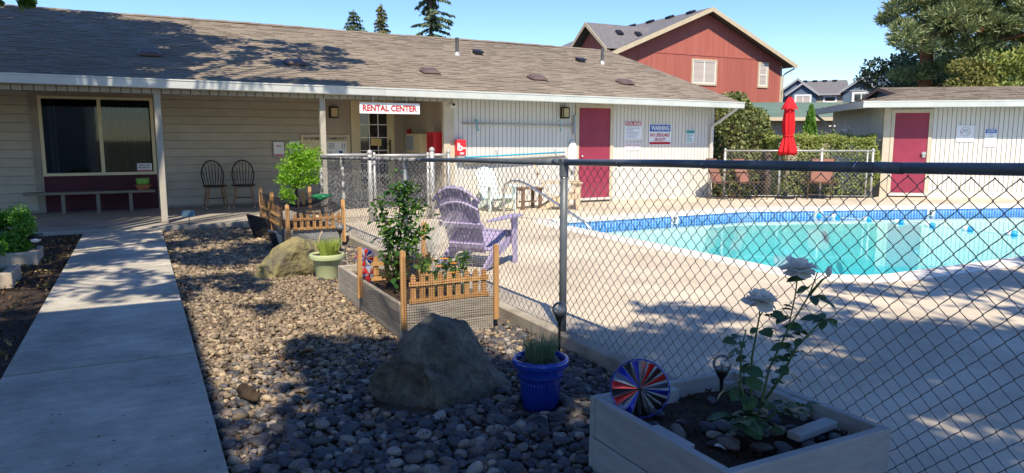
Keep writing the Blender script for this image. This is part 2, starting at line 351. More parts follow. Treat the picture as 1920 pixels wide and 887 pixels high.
m_bark=M('bark',(.05,.035,.025),(.12,.085,.06),8,.95,.8,25)
m_pbark=M('pine_bark',(.15,.06,.03),(.30,.13,.065),4,.95,.8,12,stretch=(1,1,.4))
m_orangef=M('marigold_petal',(.75,.22,.02),(.85,.35,.04),8,.6)
m_foil_r=M('red_foil',(.70,.02,.02),(.80,.05,.04),4,.15,metal=.5,spec=.8)
m_foil_b=M('blue_foil',(.02,.04,.42),(.03,.06,.55),4,.15,metal=.5,spec=.8)
m_foil_s=M('silver_foil',(.55,.56,.60),(.75,.76,.80),4,.15,metal=.6)
m_redside=M('red_house_siding',(.36,.105,.08),(.44,.14,.105),1.2,.8,.3,25,stretch=(6,6,.25),var=.05)
m_htrim=M('house_cream_trim',(.52,.43,.29),(.58,.49,.34),3,.7)
m_blueside=M('slate_blue_siding',(.085,.13,.19),(.12,.17,.235),1.5,.8,.2,30,stretch=(1,1,8))
m_tanside=M('tan_siding',(.42,.35,.26),(.48,.41,.31),1.5,.8)
m_greenroof=M('green_metal_roof',(.10,.16,.12),(.14,.20,.155),1.5,.7,.1,20)
m_blind=M('window_blind',(.42,.37,.33),(.52,.47,.42),1,.8,.3,30,stretch=(.2,.2,9))
m_vblind=M('vertical_blind',(.13,.16,.145),(.20,.235,.215),4,.8,var=.25)
m_tileb=M('blue_pool_tile',(.04,.17,.52),(.10,.32,.72),9,.12,attr=True,lo=.1,hi=.9)
m_grout=M('pale_grout',(.55,.66,.70),(.62,.72,.75),9,.6)
m_plaster=M('pool_plaster',(.66,.82,.83),(.74,.88,.88),.9,.7,.1,6)
m_rope=M('pool_rope',(.70,.72,.72),(.75,.77,.77),9,.6)
m_fblue=M('blue_float',(.02,.30,.62),(.03,.36,.70),6,.4)
m_brwn=M('vent_brown_metal',(.11,.075,.065),(.16,.11,.095),6,.5,.1,metal=.2)
m_pipe=M('lead_pipe',(.055,.055,.055),(.10,.10,.10),9,.6)
m_dleaf=M('dry_leaf',(.20,.10,.04),(.40,.24,.10),6,.8,var=.3)
def clear_glass(name,tint=(.95,.97,.97)):
    m=bpy.data.materials.new(name); m.use_nodes=True; n=m.node_tree.nodes; l=m.node_tree.links
    n.remove(n['Principled BSDF']); t=n.new('ShaderNodeBsdfTransparent'); t.inputs[0].default_value=tint+(1,)
    g=n.new('ShaderNodeBsdfGlossy'); g.inputs['Roughness'].default_value=.03
    fr=n.new('ShaderNodeFresnel'); fr.inputs[0].default_value=1.45; mx=n.new('ShaderNodeMixShader')
    l.new(fr.outputs[0],mx.inputs[0]); l.new(t.outputs[0],mx.inputs[1]); l.new(g.outputs[0],mx.inputs[2]); l.new(mx.outputs[0],n['Material Output'].inputs[0]); return m
m_clear=clear_glass('clear_globe',(.80,.84,.86))
_n=m_clear.node_tree.nodes; _l=m_clear.node_tree.links; _d=_n.new('ShaderNodeBsdfDiffuse'); _d.inputs[0].default_value=(.7,.72,.72,1); _m=_n.new('ShaderNodeMixShader'); _m.inputs[0].default_value=.14
_o=_n['Material Output']; _p=_o.inputs[0].links[0].from_socket; _l.new(_p,_m.inputs[1]); _l.new(_d.outputs[0],_m.inputs[2]); _l.new(_m.outputs[0],_o.inputs[0])
def water_mat():
    m=bpy.data.materials.new('pool_water'); m.use_nodes=True; n=m.node_tree.nodes; l=m.node_tree.links
    n.remove(n['Principled BSDF']); t=n.new('ShaderNodeBsdfTransparent'); t.inputs[0].default_value=(.93,1,1,1)
    g=n.new('ShaderNodeBsdfGlossy'); g.inputs['Roughness'].default_value=.02
    fr=n.new('ShaderNodeFresnel'); fr.inputs[0].default_value=1.33; mx=n.new('ShaderNodeMixShader')
    tc=n.new('ShaderNodeTexCoord'); nz=n.new('ShaderNodeTexNoise'); nz.inputs['Scale'].default_value=2.2; nz.inputs['Detail'].default_value=3
    b=n.new('ShaderNodeBump'); b.inputs['Strength'].default_value=.12; b.inputs['Distance'].default_value=.02
    l.new(tc.outputs['Object'],nz.inputs['Vector']); l.new(nz.outputs['Fac'],b.inputs['Height'])
    l.new(b.outputs[0],g.inputs['Normal']); l.new(b.outputs[0],fr.inputs['Normal'])
    l.new(fr.outputs[0],mx.inputs[0]); l.new(t.outputs[0],mx.inputs[1]); l.new(g.outputs[0],mx.inputs[2]); l.new(mx.outputs[0],n['Material Output'].inputs[0])
    va=n.new('ShaderNodeVolumeAbsorption'); va.inputs['Color'].default_value=(.05,.80,.88,1); va.inputs['Density'].default_value=.25
    l.new(va.outputs[0],n['Material Output'].inputs['Volume']); return m
m_water=water_mat()

# ---------------------------------------------------------------- ground, deck, pool
PX0,PY0,PX1=6.25,4.85,20.
def pool_outline(off=0.,n=6):
    # counter-clockwise outline of the pool, grown outward by off
    base=[(PX1,PY0),(PX1,7.75),(11.0,10.88),(PX0,10.88),(PX0,PY0)]
    rad=[.2,.3,1.2,.25,.75]; pts=[]
    N=len(base)
    for i in range(N):
        p=Vector(base[i]); a=(Vector(base[i-1])-p).normalized(); b=(Vector(base[(i+1)%N])-p).normalized()
        ang=a.angle(b); d=rad[i]/math.tan(ang/2); s=p+a*d; e=p+b*d; ctr=p+(a+b).normalized()*(rad[i]/math.sin(ang/2))
        for k in range(n+1):
            t=k/n; q=(s.lerp(e,t)-ctr).normalized(); pts.append(ctr+q*(rad[i]+off))
    return [(q.x,q.y) for q in pts]
def ring(inner,outer,z,mb,mi=0):
    n=len(inner)
    for i in range(n):
        j=(i+1)%n; mb.quad((*inner[i],z),(*outer[i],z),(*outer[j],z),(*inner[j],z),mi)
g=MB(); B=700
for a,b,c,d in ((-B,-B,B,4.2),(-B,11.6,B,B),(-B,4.2,5.6,11.6),(20.8,4.2,B,11.6)): g.quad((a,b,-.16),(c,b,-.16),(c,d,-.16),(a,d,-.16))
tag(g.build('ground',m_ground),kind='structure')
po=pool_outline(0,6); pc=pool_outline(.30,6)
bm=bmesh.new()
outer=[(2.76,-8),(30,-8),(30,3),(20.5,8.9),(16.62,11.9),(15.95,11.62),(12.75,13.42),(12.75,13.93),(5.6,13.93),(5.6,16.5),(2.76,16.5)]
vo=[bm.verts.new((*q,0)) for q in outer]; vi=[bm.verts.new((*q,0)) for q in pc]
es=[bm.edges.new((vo[i],vo[(i+1)%len(vo)])) for i in range(len(vo))]+[bm.edges.new((vi[i],vi[(i+1)%len(vi)])) for i in range(len(vi))]
bmesh.ops.triangle_fill(bm,edges=es,use_beauty=True)
bmesh.ops.recalc_face_normals(bm,faces=bm.faces)
for f in bm.faces:
    if f.normal.z<0: f.normal_flip()
V=np.array([v.co[:] for v in bm.verts]); F=np.array([[v.index for v in f.verts] for f in bm.faces]); 
bm.verts.index_update(); V=np.array([v.co[:] for v in bm.verts]); F=np.array([[v.index for v in f.verts] for f in bm.faces]); bm.free()
deck=tag(meshnp('pool_deck',V,F,m_deck),kind='structure')
# coping: bullnosed ring standing a little proud of the deck
c=MB(); pi_=pool_outline(-.03,6); p1=pool_outline(.02,6); p2=pool_outline(.26,6)
n=len(po)
for (A,za),(Bq,zb) in (((pi_,-.05),(pi_,.0)),((pi_,.0),(p1,.022)),((p1,.022),(p2,.022)),((p2,.022),(pc,.0))):
    for i in range(n):
        j=(i+1)%n; c.quad((*A[i],za),(*Bq[i],zb),(*Bq[j],zb),(*A[j],za))
c.build('coping',m_coping,deck,world=True,smooth=False)
# basin: shallow end on the left, deep from x = 9
def depth(x): return -(1.0 if x<8.7 else 1.0+min(1,(x-8.7)/3.2)*1.1)
b=MB()
for i in range(n):
    j=(i+1)%n
    b.quad((*po[i],-.03),(*po[j],-.03),(*po[j],-2.3),(*po[i],-2.3))
basin=tag(b.build('pool_basin',m_plaster),kind='structure')
f=MB(); xs=[6.0,8.7,9.2,10.2,11.9,21.]
for a,bb in zip(xs[:-1],xs[1:]): f.quad((a,4.6,depth(a)),(bb,4.6,depth(bb)),(bb,11.2,depth(bb)),(a,11.2,depth(a)))
f.build('basin_floor',m_plaster,basin,world=True)
# water body, closed, clear with absorption
wz=-.155
wm=MB(); pw=pool_outline(-.004,6); top=[(*q,wz) for q in pw]; bot=[(*q,-2.2) for q in pw]
wm._add(top+bot,[tuple(range(n)),tuple(range(2*n-1,n-1,-1))]+[(i,n+i,n+(i+1)%n,(i+1)%n) for i in range(n)])
tag(wm.build('pool_water',m_water,fixn=True),kind='structure')
# tile band: individual tiles round the waterline, too small to pick apart singly
t=MB(); per=pool_outline(-.012,10)
def walk(poly,step):
    out=[];N=len(poly)
    for i in range(N):
        a=Vector((*poly[i],0));b_=Vector((*poly[(i+1)%N],0));L=(b_-a).length
        k=int(L/step)
        if L<.012: continue
        d=(b_-a)/L; k=max(1,k)
        for q in range(k): out.append((a+d*(L*(q+.0)/k),d,L/k))
    return out
for p,d,L in walk(per,.066):
    nrm=Vector((-d.y,d.x,0))
    for r in range(4):
        t.cr=random.random(); z0=-.050-r*.058; g_=.006
        a=p+d*g_; e=p+d*(L-g_); q=nrm*.004
        t._add([a+q+Vector((0,0,z0-.050)),e+q+Vector((0,0,z0-.050)),e+q+Vector((0,0,z0)),a+q+Vector((0,0,z0))],[(0,1,2,3)])
tag(t.build('waterline_tiles',m_tileb,basin,world=True,rnd=True),kind='stuff')
gr=MB(); pg=pool_outline(-.010,10)
for i in range(len(pg)):
    j=(i+1)%len(pg); gr.quad((*pg[i],-.04),(*pg[j],-.04),(*pg[j],-.29),(*pg[i],-.29))
gr.build('tile_grout',m_grout,basin,world=True)
for s_,x,y,dx,dy in (('3',9.14,10.88,1,0),('4',12.52,10.357,.9447,-.3286),('5',14.95,9.508,.9447,-.3286)):
    dv=Vector((dx,dy,0)); nv=Vector((-dv.y,dv.x,0)); P=Vector((x,y,0))-nv*.03
    mt=MB(); mt.bar(P+dv*-.085+Vector((0,0,-.115)),P+dv*.085+Vector((0,0,-.115)),.012,.15); mk=mt.build('depth_marker_tile',m_paper,basin,world=True)
    text(s_+"'" if s_!='3' else "3'",.10,.115,m_kprint,mk,P-nv*.008+dv*-.0+Vector((0,0,-.115)),dv,(0,0,1),.05)
# walkway slabs
wk=thing('walkway',None,None,(-.28,5,0)); tag(wk,kind='structure')
for y0,y1 in ((-3,1.1),(1.11,5.17),(5.205,9.1),(9.13,12.98)):
    m=MB(); m.box((-.82,y0,-.13),(.265,y1,0)); m.build('slab',m_walk,wk,world=True,bevel=.006)
# porch slab
m=MB(); m.box((-9,13.0,-.15),(2.76,16.6,.02)); tag(m.build('porch_slab',m_porch,bevel=.008),kind='structure')
# curb under the fence
cb=thing('fence_curb',None,None,(2.7,6,0)); tag(cb,kind='structure')
for y0,y1 in ((-2,3.0),(3.006,7.4),(7.406,12.95)):
    m=MB(); m.box((2.64,y0,-.16),(2.757,y1,.03)); m.build('curb_section',m_curb,cb,world=True,bevel=.01)
# left mulch strip
def sheet(name,x0,y0,x1,y1,z,amp,mat,nx,ny,seed=0):
    X,Y=np.meshgrid(np.linspace(x0,x1,nx),np.linspace(y0,y1,ny)); Z=np.array([[mnoise.noise(Vector((a*1.3+seed,b_*1.3,seed)))*amp+z for a,b_ in zip(r1,r2)] for r1,r2 in zip(X,Y)])
    V=np.stack([X.ravel(),Y.ravel(),Z.ravel()],1); i=np.arange((ny-1)*nx).reshape(ny-1,nx)[:,:-1].ravel()
    return tag(meshnp(name,V,np.stack([i,i+1,i+nx+1,i+nx],1),mat,smooth=True),kind='structure')
sheet('planting_strip',-7,-3,-.815,13.0,-.05,.04,m_soil,40,80,3)
sheet('gravel_bed',.262,-2,2.645,13.0,-.085,.02,M('gravel_dirt',(.05,.036,.024),(.13,.095,.06),9,.95,.8,40),24,120,9)
gravel=bpy.data.objects['gravel_bed']; strip=bpy.data.objects['planting_strip']
# bark chips on the strip
nC=6000; C=np.stack([rng.uniform(-4.5,-.83,nC),rng.uniform(4,12.95,nC),rng.uniform(-.05,-.02,nC)],1)
V,F,r=leafquads(C,.05,bias=.75,aspect=.45,dirs=np.zeros((nC,3))); tag(meshnp('bark_chips',V,F,m_mulch,strip,world=True,rnd=r),kind='stuff')
nC=5200; C=np.stack([rng.uniform(-4.5,-.83,nC),rng.uniform(5.5,12.95,nC),rng.uniform(-.035,-.005,nC)],1); C=np.array([c for c in C if mnoise.noise(Vector((c[0]*1.1,c[1]*1.1,2.)))>.02])
tag(foliage('sunlit_moss',C,.05,M('sunlit_dry_moss',(.12,.085,.03),(.30,.22,.07),.8,.8,attr=True,lo=.2,hi=.8),strip,bias=.6),kind='stuff')  # golden moss bits, lightened to carry patches of sun in their colour

# ---------------------------------------------------------------- pebbles
def ico(sub):
    bm=bmesh.new(); bmesh.ops.create_icosphere(bm,subdivisions=sub,radius=1); V=np.array([v.co[:] for v in bm.verts]); F=np.array([[v.index for v in f.verts] for f in bm.faces]); bm.free(); return V,F
OBST=[(1.5,3.85,.40,.26),(1.40,8.2,.36,.22),(1.945,3.42,.14,.14),(1.75,7.78,.11,.11)]
BOXES=[(1.74,1.72,2.64,2.68),(1.66,5.02,2.46,7.02),(1.70,9.98,2.5,12.2)]
def ok(x,y):
    for a,b_,rx,ry in OBST:
        if ((x-a)/rx)**2+((y-b_)/ry)**2<1: return False
    for x0,y0,x1,y1 in BOXES:
        if x0<x<x1 and y0<y<y1: return False
    return True
peb=[]
y=1.5
while y<12.98:
    sp=.043 if y<4.3 else (.037 if y<9 else .05)
    x=.275+random.random()*sp
    while x<2.63:
        px_=x+random.uniform(-.4,.4)*sp; py_=y+random.uniform(-.4,.4)*sp
        if .28<px_<2.635 and ok(px_,py_):
            s_=sp*.5*min(1.9,max(.55,random.lognormvariate(.08,.33)))
            peb.append((px_,py_,-.083+s_*.28+random.uniform(0,.016),s_))
        x+=sp
    y+=sp*.86
peb=np.array(peb)
dist=np.hypot(peb[:,0],peb[:,1]); ang=np.degrees(np.arctan2(peb[:,0],peb[:,1]))-27.3
vis=(np.abs(ang)<35)&(peb[:,1]>2.25)
score=np.where(vis,peb[:,3]/np.maximum(dist,1),0); order=np.argsort(-score); top_=set(order[:300].tolist())
def rots(n):
    q=rng.normal(size=(n,4)); q/=np.linalg.norm(q,axis=1,keepdims=True); a,b_,c_,d=q.T; return a,b_,c_,d
pv=[]
for k in range(6):
    v,f_=ico(3); v=v.copy(); rr=random.Random(k)
    for q in range(5):
        nn=np.array([rr.gauss(0,1),rr.gauss(0,1),rr.gauss(0,1)]); nn/=np.linalg.norm(nn); dd=v@nn-rr.uniform(.6,.88); v-=np.outer(np.maximum(dd,0),nn)*.8
    v*=np.array([1.18,.9,.62])
    me=bpy.data.meshes.new('pebble'); me.from_pydata(v.tolist(),[],f_.tolist()); me.polygons.foreach_set('use_smooth',np.ones(len(f_),bool)); me.materials.append(m_pebo); pv.append(me)
gl=MW['gravel_bed'].inverted()
for i in order[:300]:
    o=bpy.data.objects.new('pebble',pv[i%6]); COL.objects.link(o); o.parent=gravel
    x,y,z,s_=peb[i]; o.location=gl@Vector((x,y,z+.004)); o.scale=(s_*1.05,)*3; o.rotation_euler=(random.gauss(0,.25),random.gauss(0,.25),random.uniform(0,6.28))
def pebble_mass(sel,sub,name,mt=None):
    v,f_=ico(sub); P=peb[sel]; n=len(P); k=len(v)
    W=np.repeat(v[None],n,0)
    for q in range(4):  # cut flats so no two are the same
        nn=rng.normal(size=(n,3)); nn/=np.linalg.norm(nn,axis=1,keepdims=True)
        dd=np.einsum('nkc,nc->nk',W,nn)-rng.uniform(.62,.9,(n,1)); W=W-np.maximum(dd,0)[...,None]*nn[:,None]*.8
    W=W*np.stack([rng.uniform(1.0,1.4,n),rng.uniform(.8,1.05,n),rng.uniform(.5,.75,n)],1)[:,None]
    t1=rng.normal(0,.28,n); c1,s1=np.cos(t1)[:,None],np.sin(t1)[:,None]
    y=W[...,1]*c1-W[...,2]*s1; z=W[...,1]*s1+W[...,2]*c1
    a=rng.uniform(0,6.28,n); ca,sa=np.cos(a)[:,None],np.sin(a)[:,None]; x=W[...,0]
    W=np.stack([x*ca-y*sa,x*sa+y*ca,z],2)*P[:,3][:,None,None]+P[:,:3][:,None]
    F=(f_[None]+np.arange(n)[:,None,None]*k).reshape(-1,3)
    return tag(meshnp(name,W.reshape(-1,3),F,mt or m_pebble,gravel,world=True,smooth=True,rnd=np.repeat(rng.random(n),k)),kind='stuff')
idx=np.array([i for i in range(len(peb)) if i not in top_])
near=idx[peb[idx,1]<5.5]; far=idx[peb[idx,1]>=5.5]
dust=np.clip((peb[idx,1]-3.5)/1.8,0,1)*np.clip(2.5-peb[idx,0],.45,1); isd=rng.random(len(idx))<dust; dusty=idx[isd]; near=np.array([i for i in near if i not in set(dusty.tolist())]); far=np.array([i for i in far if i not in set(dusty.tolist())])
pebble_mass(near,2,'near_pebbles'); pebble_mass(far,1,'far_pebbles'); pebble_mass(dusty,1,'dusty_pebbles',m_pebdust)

# ---------------------------------------------------------------- main building
def tilt(x): return -.0065*(x+1.7)
bld=thing('rental_office_building','long low beige building with brown shingle roof behind the pool','building',(4,14,0))
SL=.3221; EY,EZ=13.25,2.40; RY=18.9
def roofz(x,y): return EZ+tilt(x)+SL*(y-EY)
RX0,RX1=-9.,13.1
# structural roof deck + back slope + soffit
m=MB()
def rq(x0,x1,y0,y1,dz): m.quad((x0,y0,roofz(x0,y0)+dz),(x1,y0,roofz(x1,y0)+dz),(x1,y1,roofz(x1,y1)+dz),(x0,y1,roofz(x0,y1)+dz))
rq(RX0,RX1,EY,RY,0); rq(RX0,RX1,EY,RY,-.09)
for x0,x1 in ((RX0,RX1),):
    m.quad((x0,RY,roofz(x0,RY)),(x1,RY,roofz(x1,RY)),(x1,24.5,roofz(x1,EY)),(x0,24.5,roofz(x0,EY)))
    m.quad((x0,RY,roofz(x0,RY)-.09),(x1,RY,roofz(x1,RY)-.09),(x1,24.5,roofz(x1,EY)-.09),(x0,24.5,roofz(x0,EY)-.09))
roof=m.build('roof',m_shing,bld,world=True)
def shingles(name,parent,org,du,dup_,W,Lh,lim,expo=.145,mat=m_shing,world=True,seed=3):
    # courses of separate shingle tabs, butt edges raised
    rr=random.Random(seed); mb=MB(); du=Vector(du).normalized(); ds=Vector(dup_).normalized(); nn=du.cross(ds).normalized(); org=Vector(org)
    s_=0.; 
    while s_<Lh-.02:
        a,b=lim(s_); x=a-rr.uniform(0,.2); e=min(s_+expo+.03,Lh)
        wob=rr.uniform(-.006,.006)
        while x<b:
            wd=rr.uniform(.16,.36); x1=min(x+wd,b); x0=max(x,a)
            if x1-x0>.02:
                th=rr.choice((.010,.013,.020)); dn=rr.uniform(-.010,.010)+wob; mb.cr=min(1,max(0,rr.gauss(.5,.15)))
                p=[org+du*x0+ds*(s_+dn),org+du*(x1-.003)+ds*(s_+dn),org+du*(x1-.003)+ds*e,org+du*x0+ds*e]
                vs=p[:2]+[p[0]+nn*th,p[1]+nn*th,p[2]+nn*.003,p[3]+nn*.003]
                mb._add([q+nn*.001 for q in vs],[(2,3,4,5),(0,2,5),(1,4,3)]); mb._add([q+nn*.001 for q in vs[:4]],[(0,1,3,2)],1)
            x+=wd
        s_+=expo
    return tag(mb.build(name,[mat,m_sedge],parent,world=world,rnd=True),kind='stuff')
ux=Vector((1,0,-.0065)); us=Vector((0,1,SL))
LS=(RY-EY)*math.sqrt(1+SL*SL)
shingles('shingles',roof,(0,EY-.03,roofz(0,EY-.03)+.004),ux,us,0,LS+.03,lambda s:(-8.9,RX1+.02))
rc=MB(); rr=random.Random(5)   # ridge cap pieces
x=-8.9
while x<RX1:
    z=roofz(x,RY)+.012+rr.uniform(0,.012)+.02*math.sin(x*.8)*.5; rc.cr=rr.random()*.5
    rc.cbox((x+.13,RY-.07,z-.012),(.27,.17,.012),rx=math.atan(SL)); rc.cbox((x+.13,RY+.07,z-.012),(.27,.17,.012),rx=-math.atan(SL)); x+=.25
tag(rc.build('ridge_cap',m_shing,roof,world=True,rnd=True),kind='stuff')
m=MB(); m.prism([(RX1-.01,EY,roofz(RX1,EY)-.14),(RX1-.01,RY,roofz(RX1,RY)-.14),(RX1-.01,RY,roofz(RX1,RY)-.004),(RX1-.01,EY,roofz(RX1,EY)-.004)],(.025,0,0)); m.build('rake_board',m_gut,bld,world=True,fixn=True)
# gutter: ogee profile along the eave
gm=MB(); prof=[(0,-.15),(-.085,-.15),(-.095,-.14),(-.108,-.03),(-.118,-.02),(-.118,0),(-.100,0),(-.10,-.012),(0,-.012)]
gx0,gx1=RX0,RX1+.03
for xa,xb in ((gx0,-1.9),(-1.9,4.15),(4.15,9.93),(9.93,gx1)):
    k=len(prof)
    vs=[(xa,EY+.0+y,EZ+.012+tilt(xa)+z) for y,z in prof]+[(xb-.004,EY+y,EZ+.012+tilt(xb)+z) for y,z in prof]
    gm=MB(); gm._add(vs,[(i,(i+1)%k,k+(i+1)%k,k+i) for i in range(k)]+[tuple(range(k)),tuple(range(2*k-1,k-1,-1))]); gm.build('gutter',m_gut,bld,world=True,fixn=True)
# porch beam faced with vertical boards
m=MB(); m.box((-9,13.40,2.17),(5.60,13.50,2.33)); m.build('porch_beam',m_brwn,bld,world=True)
proto=None; x=-4.0; k=0
while x<5.58:
    wd=min(.147,5.6-x)
    if proto is None or wd<.146:
        q=MB(); q.box((x,13.365,2.175+tilt(x)*.35),(x+wd-.014,13.395,2.345)); o=q.build('beam_board',m_side,bld,world=True)
        if proto is None: proto=o; p0=o.location.copy()
    else:
        o=inst(proto,(p0.x+k*.147,p0.y+random.uniform(-.002,.002),p0.z+tilt(x)*.35-tilt(-4)*.35),parent=bld)
    x+=.147;k+=1
m=MB(); m.quad((-9,13.5,2.35),(5.6,13.5,2.30),(5.6,16.5,2.30),(-9,16.5,2.35)); m.build('porch_ceiling',m_beige,bld,world=True)
# lap siding on the back wall of the porch (window opening left out)
YB=16.5
m=MB(); m.box((-9,YB+.03,0),(5.66,YB+.13,3.0)); m.build('wall',m_trim,bld,world=True)  # darker backing paint stands in for the shadow line under each lap
def lapboard(x0,x1,z0,z1,name='siding_board'):
    q=MB(); q.prism([(x0,YB+.03,z0),(x0,YB-.010,z0),(x0,YB+.014,z1),(x0,YB+.03,z1)],(x1-x0,0,0)); return q.build(name,m_side,bld,world=True,fixn=True)
z=.07; pr={}
while z<2.3:
    for (x0,x1) in ((-7.,-1.77),(.44,3.72)):
        if (x0,x1) not in pr:
            o=lapboard(x0,x1,z,z+.158); pr[(x0,x1)]=(o,o.location.copy(),z)
        else:
            o,l0,z0=pr[(x0,x1)]; inst(o,(l0.x,l0.y+random.uniform(-.0015,.0015),l0.z+z-z0),parent=bld)
    if z>2.2:
        lapboard(-1.77,.44,z+.02,z+.16)
    z+=.167
m=MB(); m.box((-7,YB-.002,.02),(-1.77,YB+.03,.068)); m.build('sill_board',m_trim,bld,world=True)
m=MB(); m.box((.44,YB-.002,.02),(3.72,YB+.03,.068)); m.build('sill_board',m_trim,bld,world=True)
m=MB(); m.box((3.72,YB-.01,.02),(5.64,YB+.03,2.33)); m.build('entry_panel',m_smooth,bld,world=True)
# big window: taupe casing, cream frame, two panes, burgundy panel below
win=MB(); win.box((-1.77,YB-.03,.02),(-1.64,YB+.03,2.35)); win.box((-1.64,YB-.03,2.25),(.32,YB+.03,2.37)); win.box((.32,YB-.03,.02),(.44,YB+.03,2.36))
wn=win.build('window',m_trim,bld,world=True)
m=MB()
for a,b in (((-1.64,.72),(-1.585,2.25)),((.265,.72),(.32,2.25)),((-1.585,2.20),(.265,2.25)),((-1.585,.72),(.265,.775)),((-.66,.775),(-.595,2.20))): m.box((a[0],YB-.04,a[1]),(b[0],YB+.02,b[1]))
m.build('frame',m_cream,wn,world=True)
for x0,x1 in ((-1.585,-.66),(-.595,.265)):
    m=MB(); m.box((x0,YB-.012,.775),(x1,YB-.004,2.20)); m.build('pane',clear_glass('window_pane_glass',(.55,.6,.58)) if x0<-1 else bpy.data.materials['window_pane_glass'],wn,world=True)
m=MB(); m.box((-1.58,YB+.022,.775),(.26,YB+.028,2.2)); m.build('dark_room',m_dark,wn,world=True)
bl=None
for i,x in enumerate(np.arange(-.585,.25,.083)):
    if bl is None: q=MB(); q.cbox((x+.04,YB+.008,1.49),(.074,.003,1.42),rz=.18); bl=q.build('blind_slat',m_vblind,wn,world=True); b0=bl.location.copy()
    else: inst(bl,(b0.x+i*.083,b0.y,b0.z),(0,0,random.uniform(-.08,.08)),parent=wn)
q=MB(); q.cbox((-1.46,YB+.008,1.49),(.06,.003,1.42)); q.cbox((-1.39,YB+.009,1.49),(.05,.003,1.42)); q.build('curtain',m_vblind,wn,world=True)
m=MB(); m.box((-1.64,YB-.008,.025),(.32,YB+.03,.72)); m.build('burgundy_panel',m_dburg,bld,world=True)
sg=thing('private_property_sign','small white private property sign stuck inside the right window pane','sign',(.10,YB-.02,.80))
m=MB(); m.box((-.03,YB-.022,.785),(.235,YB-.014,.945)); m.build('board',m_paper,sg,world=True)
text('PRIVATE',.20,.035,m_kprint,sg,(.10,YB-.023,.905),(1,0,0),(0,0,1),.03)
text('PROPERTY',.22,.035,m_kprint,sg,(.10,YB-.023,.857),(1,0,0),(0,0,1),.03)
m=MB(); m.box((-.02,YB-.024,.79),(.225,YB-.0225,.815)); m.build('red_band',m_rprint,sg,world=True)
# porch posts
for x,nm in ((.335,''),(3.03,'')):
    m=MB(); m.box((x-.05,13.375,.02),(x+.05,13.475,2.17)); o=m.build('porch_post',m_side,bld,world=True,bevel=.006)
    m=MB(); m.box((x-.056,13.37,.02),(x+.056,13.48,.07)); m.build('post_foot',m_trim,o,world=True)
# side wall of the recess
m=MB(); m.prism([(5.64,13.86,0),(5.64,16.5,0),(5.64,16.5,3.2),(5.64,13.86,2.40)],(.1,0,0)); m.build('recess_wall',m_smooth,bld,world=True,fixn=True)
m=MB(); m.box((5.56,13.80,.0),(5.70,13.90,2.30)); m.box((5.70,13.82,.08),(5.80,13.90,2.30)); m.build('corner_board',m_beige,bld,world=True)
# pool-room wall: vertical grooved siding
WY=13.85
def boards_between(x0,x1,z0,z1,mb,step=.102):
    x=x0
    while x<x1-.004:
        e=min(x+step,x1); mb.box((x+.0065,WY,z0),(e-.0065,WY+.02,z1)); x=e
m=MB(); m.box((5.74,WY+.012,.0),(12.79,WY+.15,2.47)); m.build('pool_room_wall',m_trim,bld,world=True)  # taupe behind the boards paints the shade inside the grooves
m=MB()
boards_between(5.80,8.74,.08,2.49,m); boards_between(9.77,12.75,.08,2.46,m); boards_between(8.74,9.77,2.22,2.47,m)
tag(m.build('grooved_boards',m_groove,bld,world=True),kind='stuff')
m=MB(); m.box((5.7,WY-.012,-.02),(8.78,WY+.03,.075)); m.box((9.72,WY-.012,-.02),(12.8,WY+.03,.075)); m.build('foundation',m_coping,bld,world=True)
m=MB(); m.box((12.72,WY-.02,0),(12.81,WY+.14,2.46)); m.build('corner_board',m_groove,bld,world=True)
m=MB(); m.prism([(12.79,13.9,0),(12.79,24,0),(12.79,24,2.4),(12.79,18.9,4.0),(12.79,13.9,2.5)],(-.1,0,0)); m.build('gable_wall',m_groove,bld,world=True,fixn=True)
m=MB(); m.box((-9,24,0),(12.7,24.1,2.4)); m.box((-9,16.6,0),(-8.9,24,2.6)); m.build('rear_wall',m_groove,bld,world=True)
def wall_door(parent,x0,x1,z0,z1,y):
    q=MB(); t=.09
    for a,b in (((x0-t,z0-.06),(x0,z1+t)),((x1,z0-.06),(x1+t,z1+t)),((x0,z1),(x1,z1+t))): q.box((a[0],y-.03,a[1]),(b[0],y+.06,b[1]))
    d=q.build('door_frame',m_trim if False else m_beige,parent,world=True)
    q=MB(); q.box((x0,y-.006,z0),(x1,y+.03,z1)); lf=q.build('door_leaf',m_burg,parent,world=True)
    q=MB(); q.box((x0,y-.07,z0-.05),(x1,y+.02,z0-.003)); q.build('threshold',m_coping,parent,world=True)
    q=MB(); q.tube([(x0+.07,y-.008,1.05),(x0+.07,y-.06,1.05)],[.012,.012],8); q.lathe([(.0,-.02),(.028,-.012),(.03,.0),(.02,.02),(0,.022)],(x0+.07,y-.07,1.05),10); q.build('door_knob',m_steel,lf,world=True,smooth=True)
wall_door(bld,8.83,9.68,.10,2.13,WY+.0)
# front entry door with a grid of lights
dr=MB(); DX0,DX1=4.45,5.33
for a,b in (((DX0-.09,.02),(DX0,2.30)),((DX1,.02),(DX1+.05,2.30)),((DX0,2.20),(DX1,2.30))): dr.box((a[0],YB-.06,a[1]),(b[0],YB+.01,b[1]))
dr=dr.build('entry_door_frame',m_cream,bld,world=True)
q=MB(); q.box((DX0,YB-.035,.03),(DX0+.12,YB-.012,2.2)); q.box((DX1-.12,YB-.035,.03),(DX1,YB-.012,2.2)); q.box((DX0+.12,YB-.035,.03),(DX1-.12,YB-.012,.28)); q.box((DX0+.12,YB-.035,2.06),(DX1-.12,YB-.012,2.2))
dl=q.build('entry_door',m_cream,dr,world=True)
q=MB(); gx0,gx1=DX0+.12,DX1-.12
for i in (1,2): xx=gx0+(gx1-gx0)*i/3; q.box((xx-.011,YB-.032,.28),(xx+.011,YB-.016,2.06))
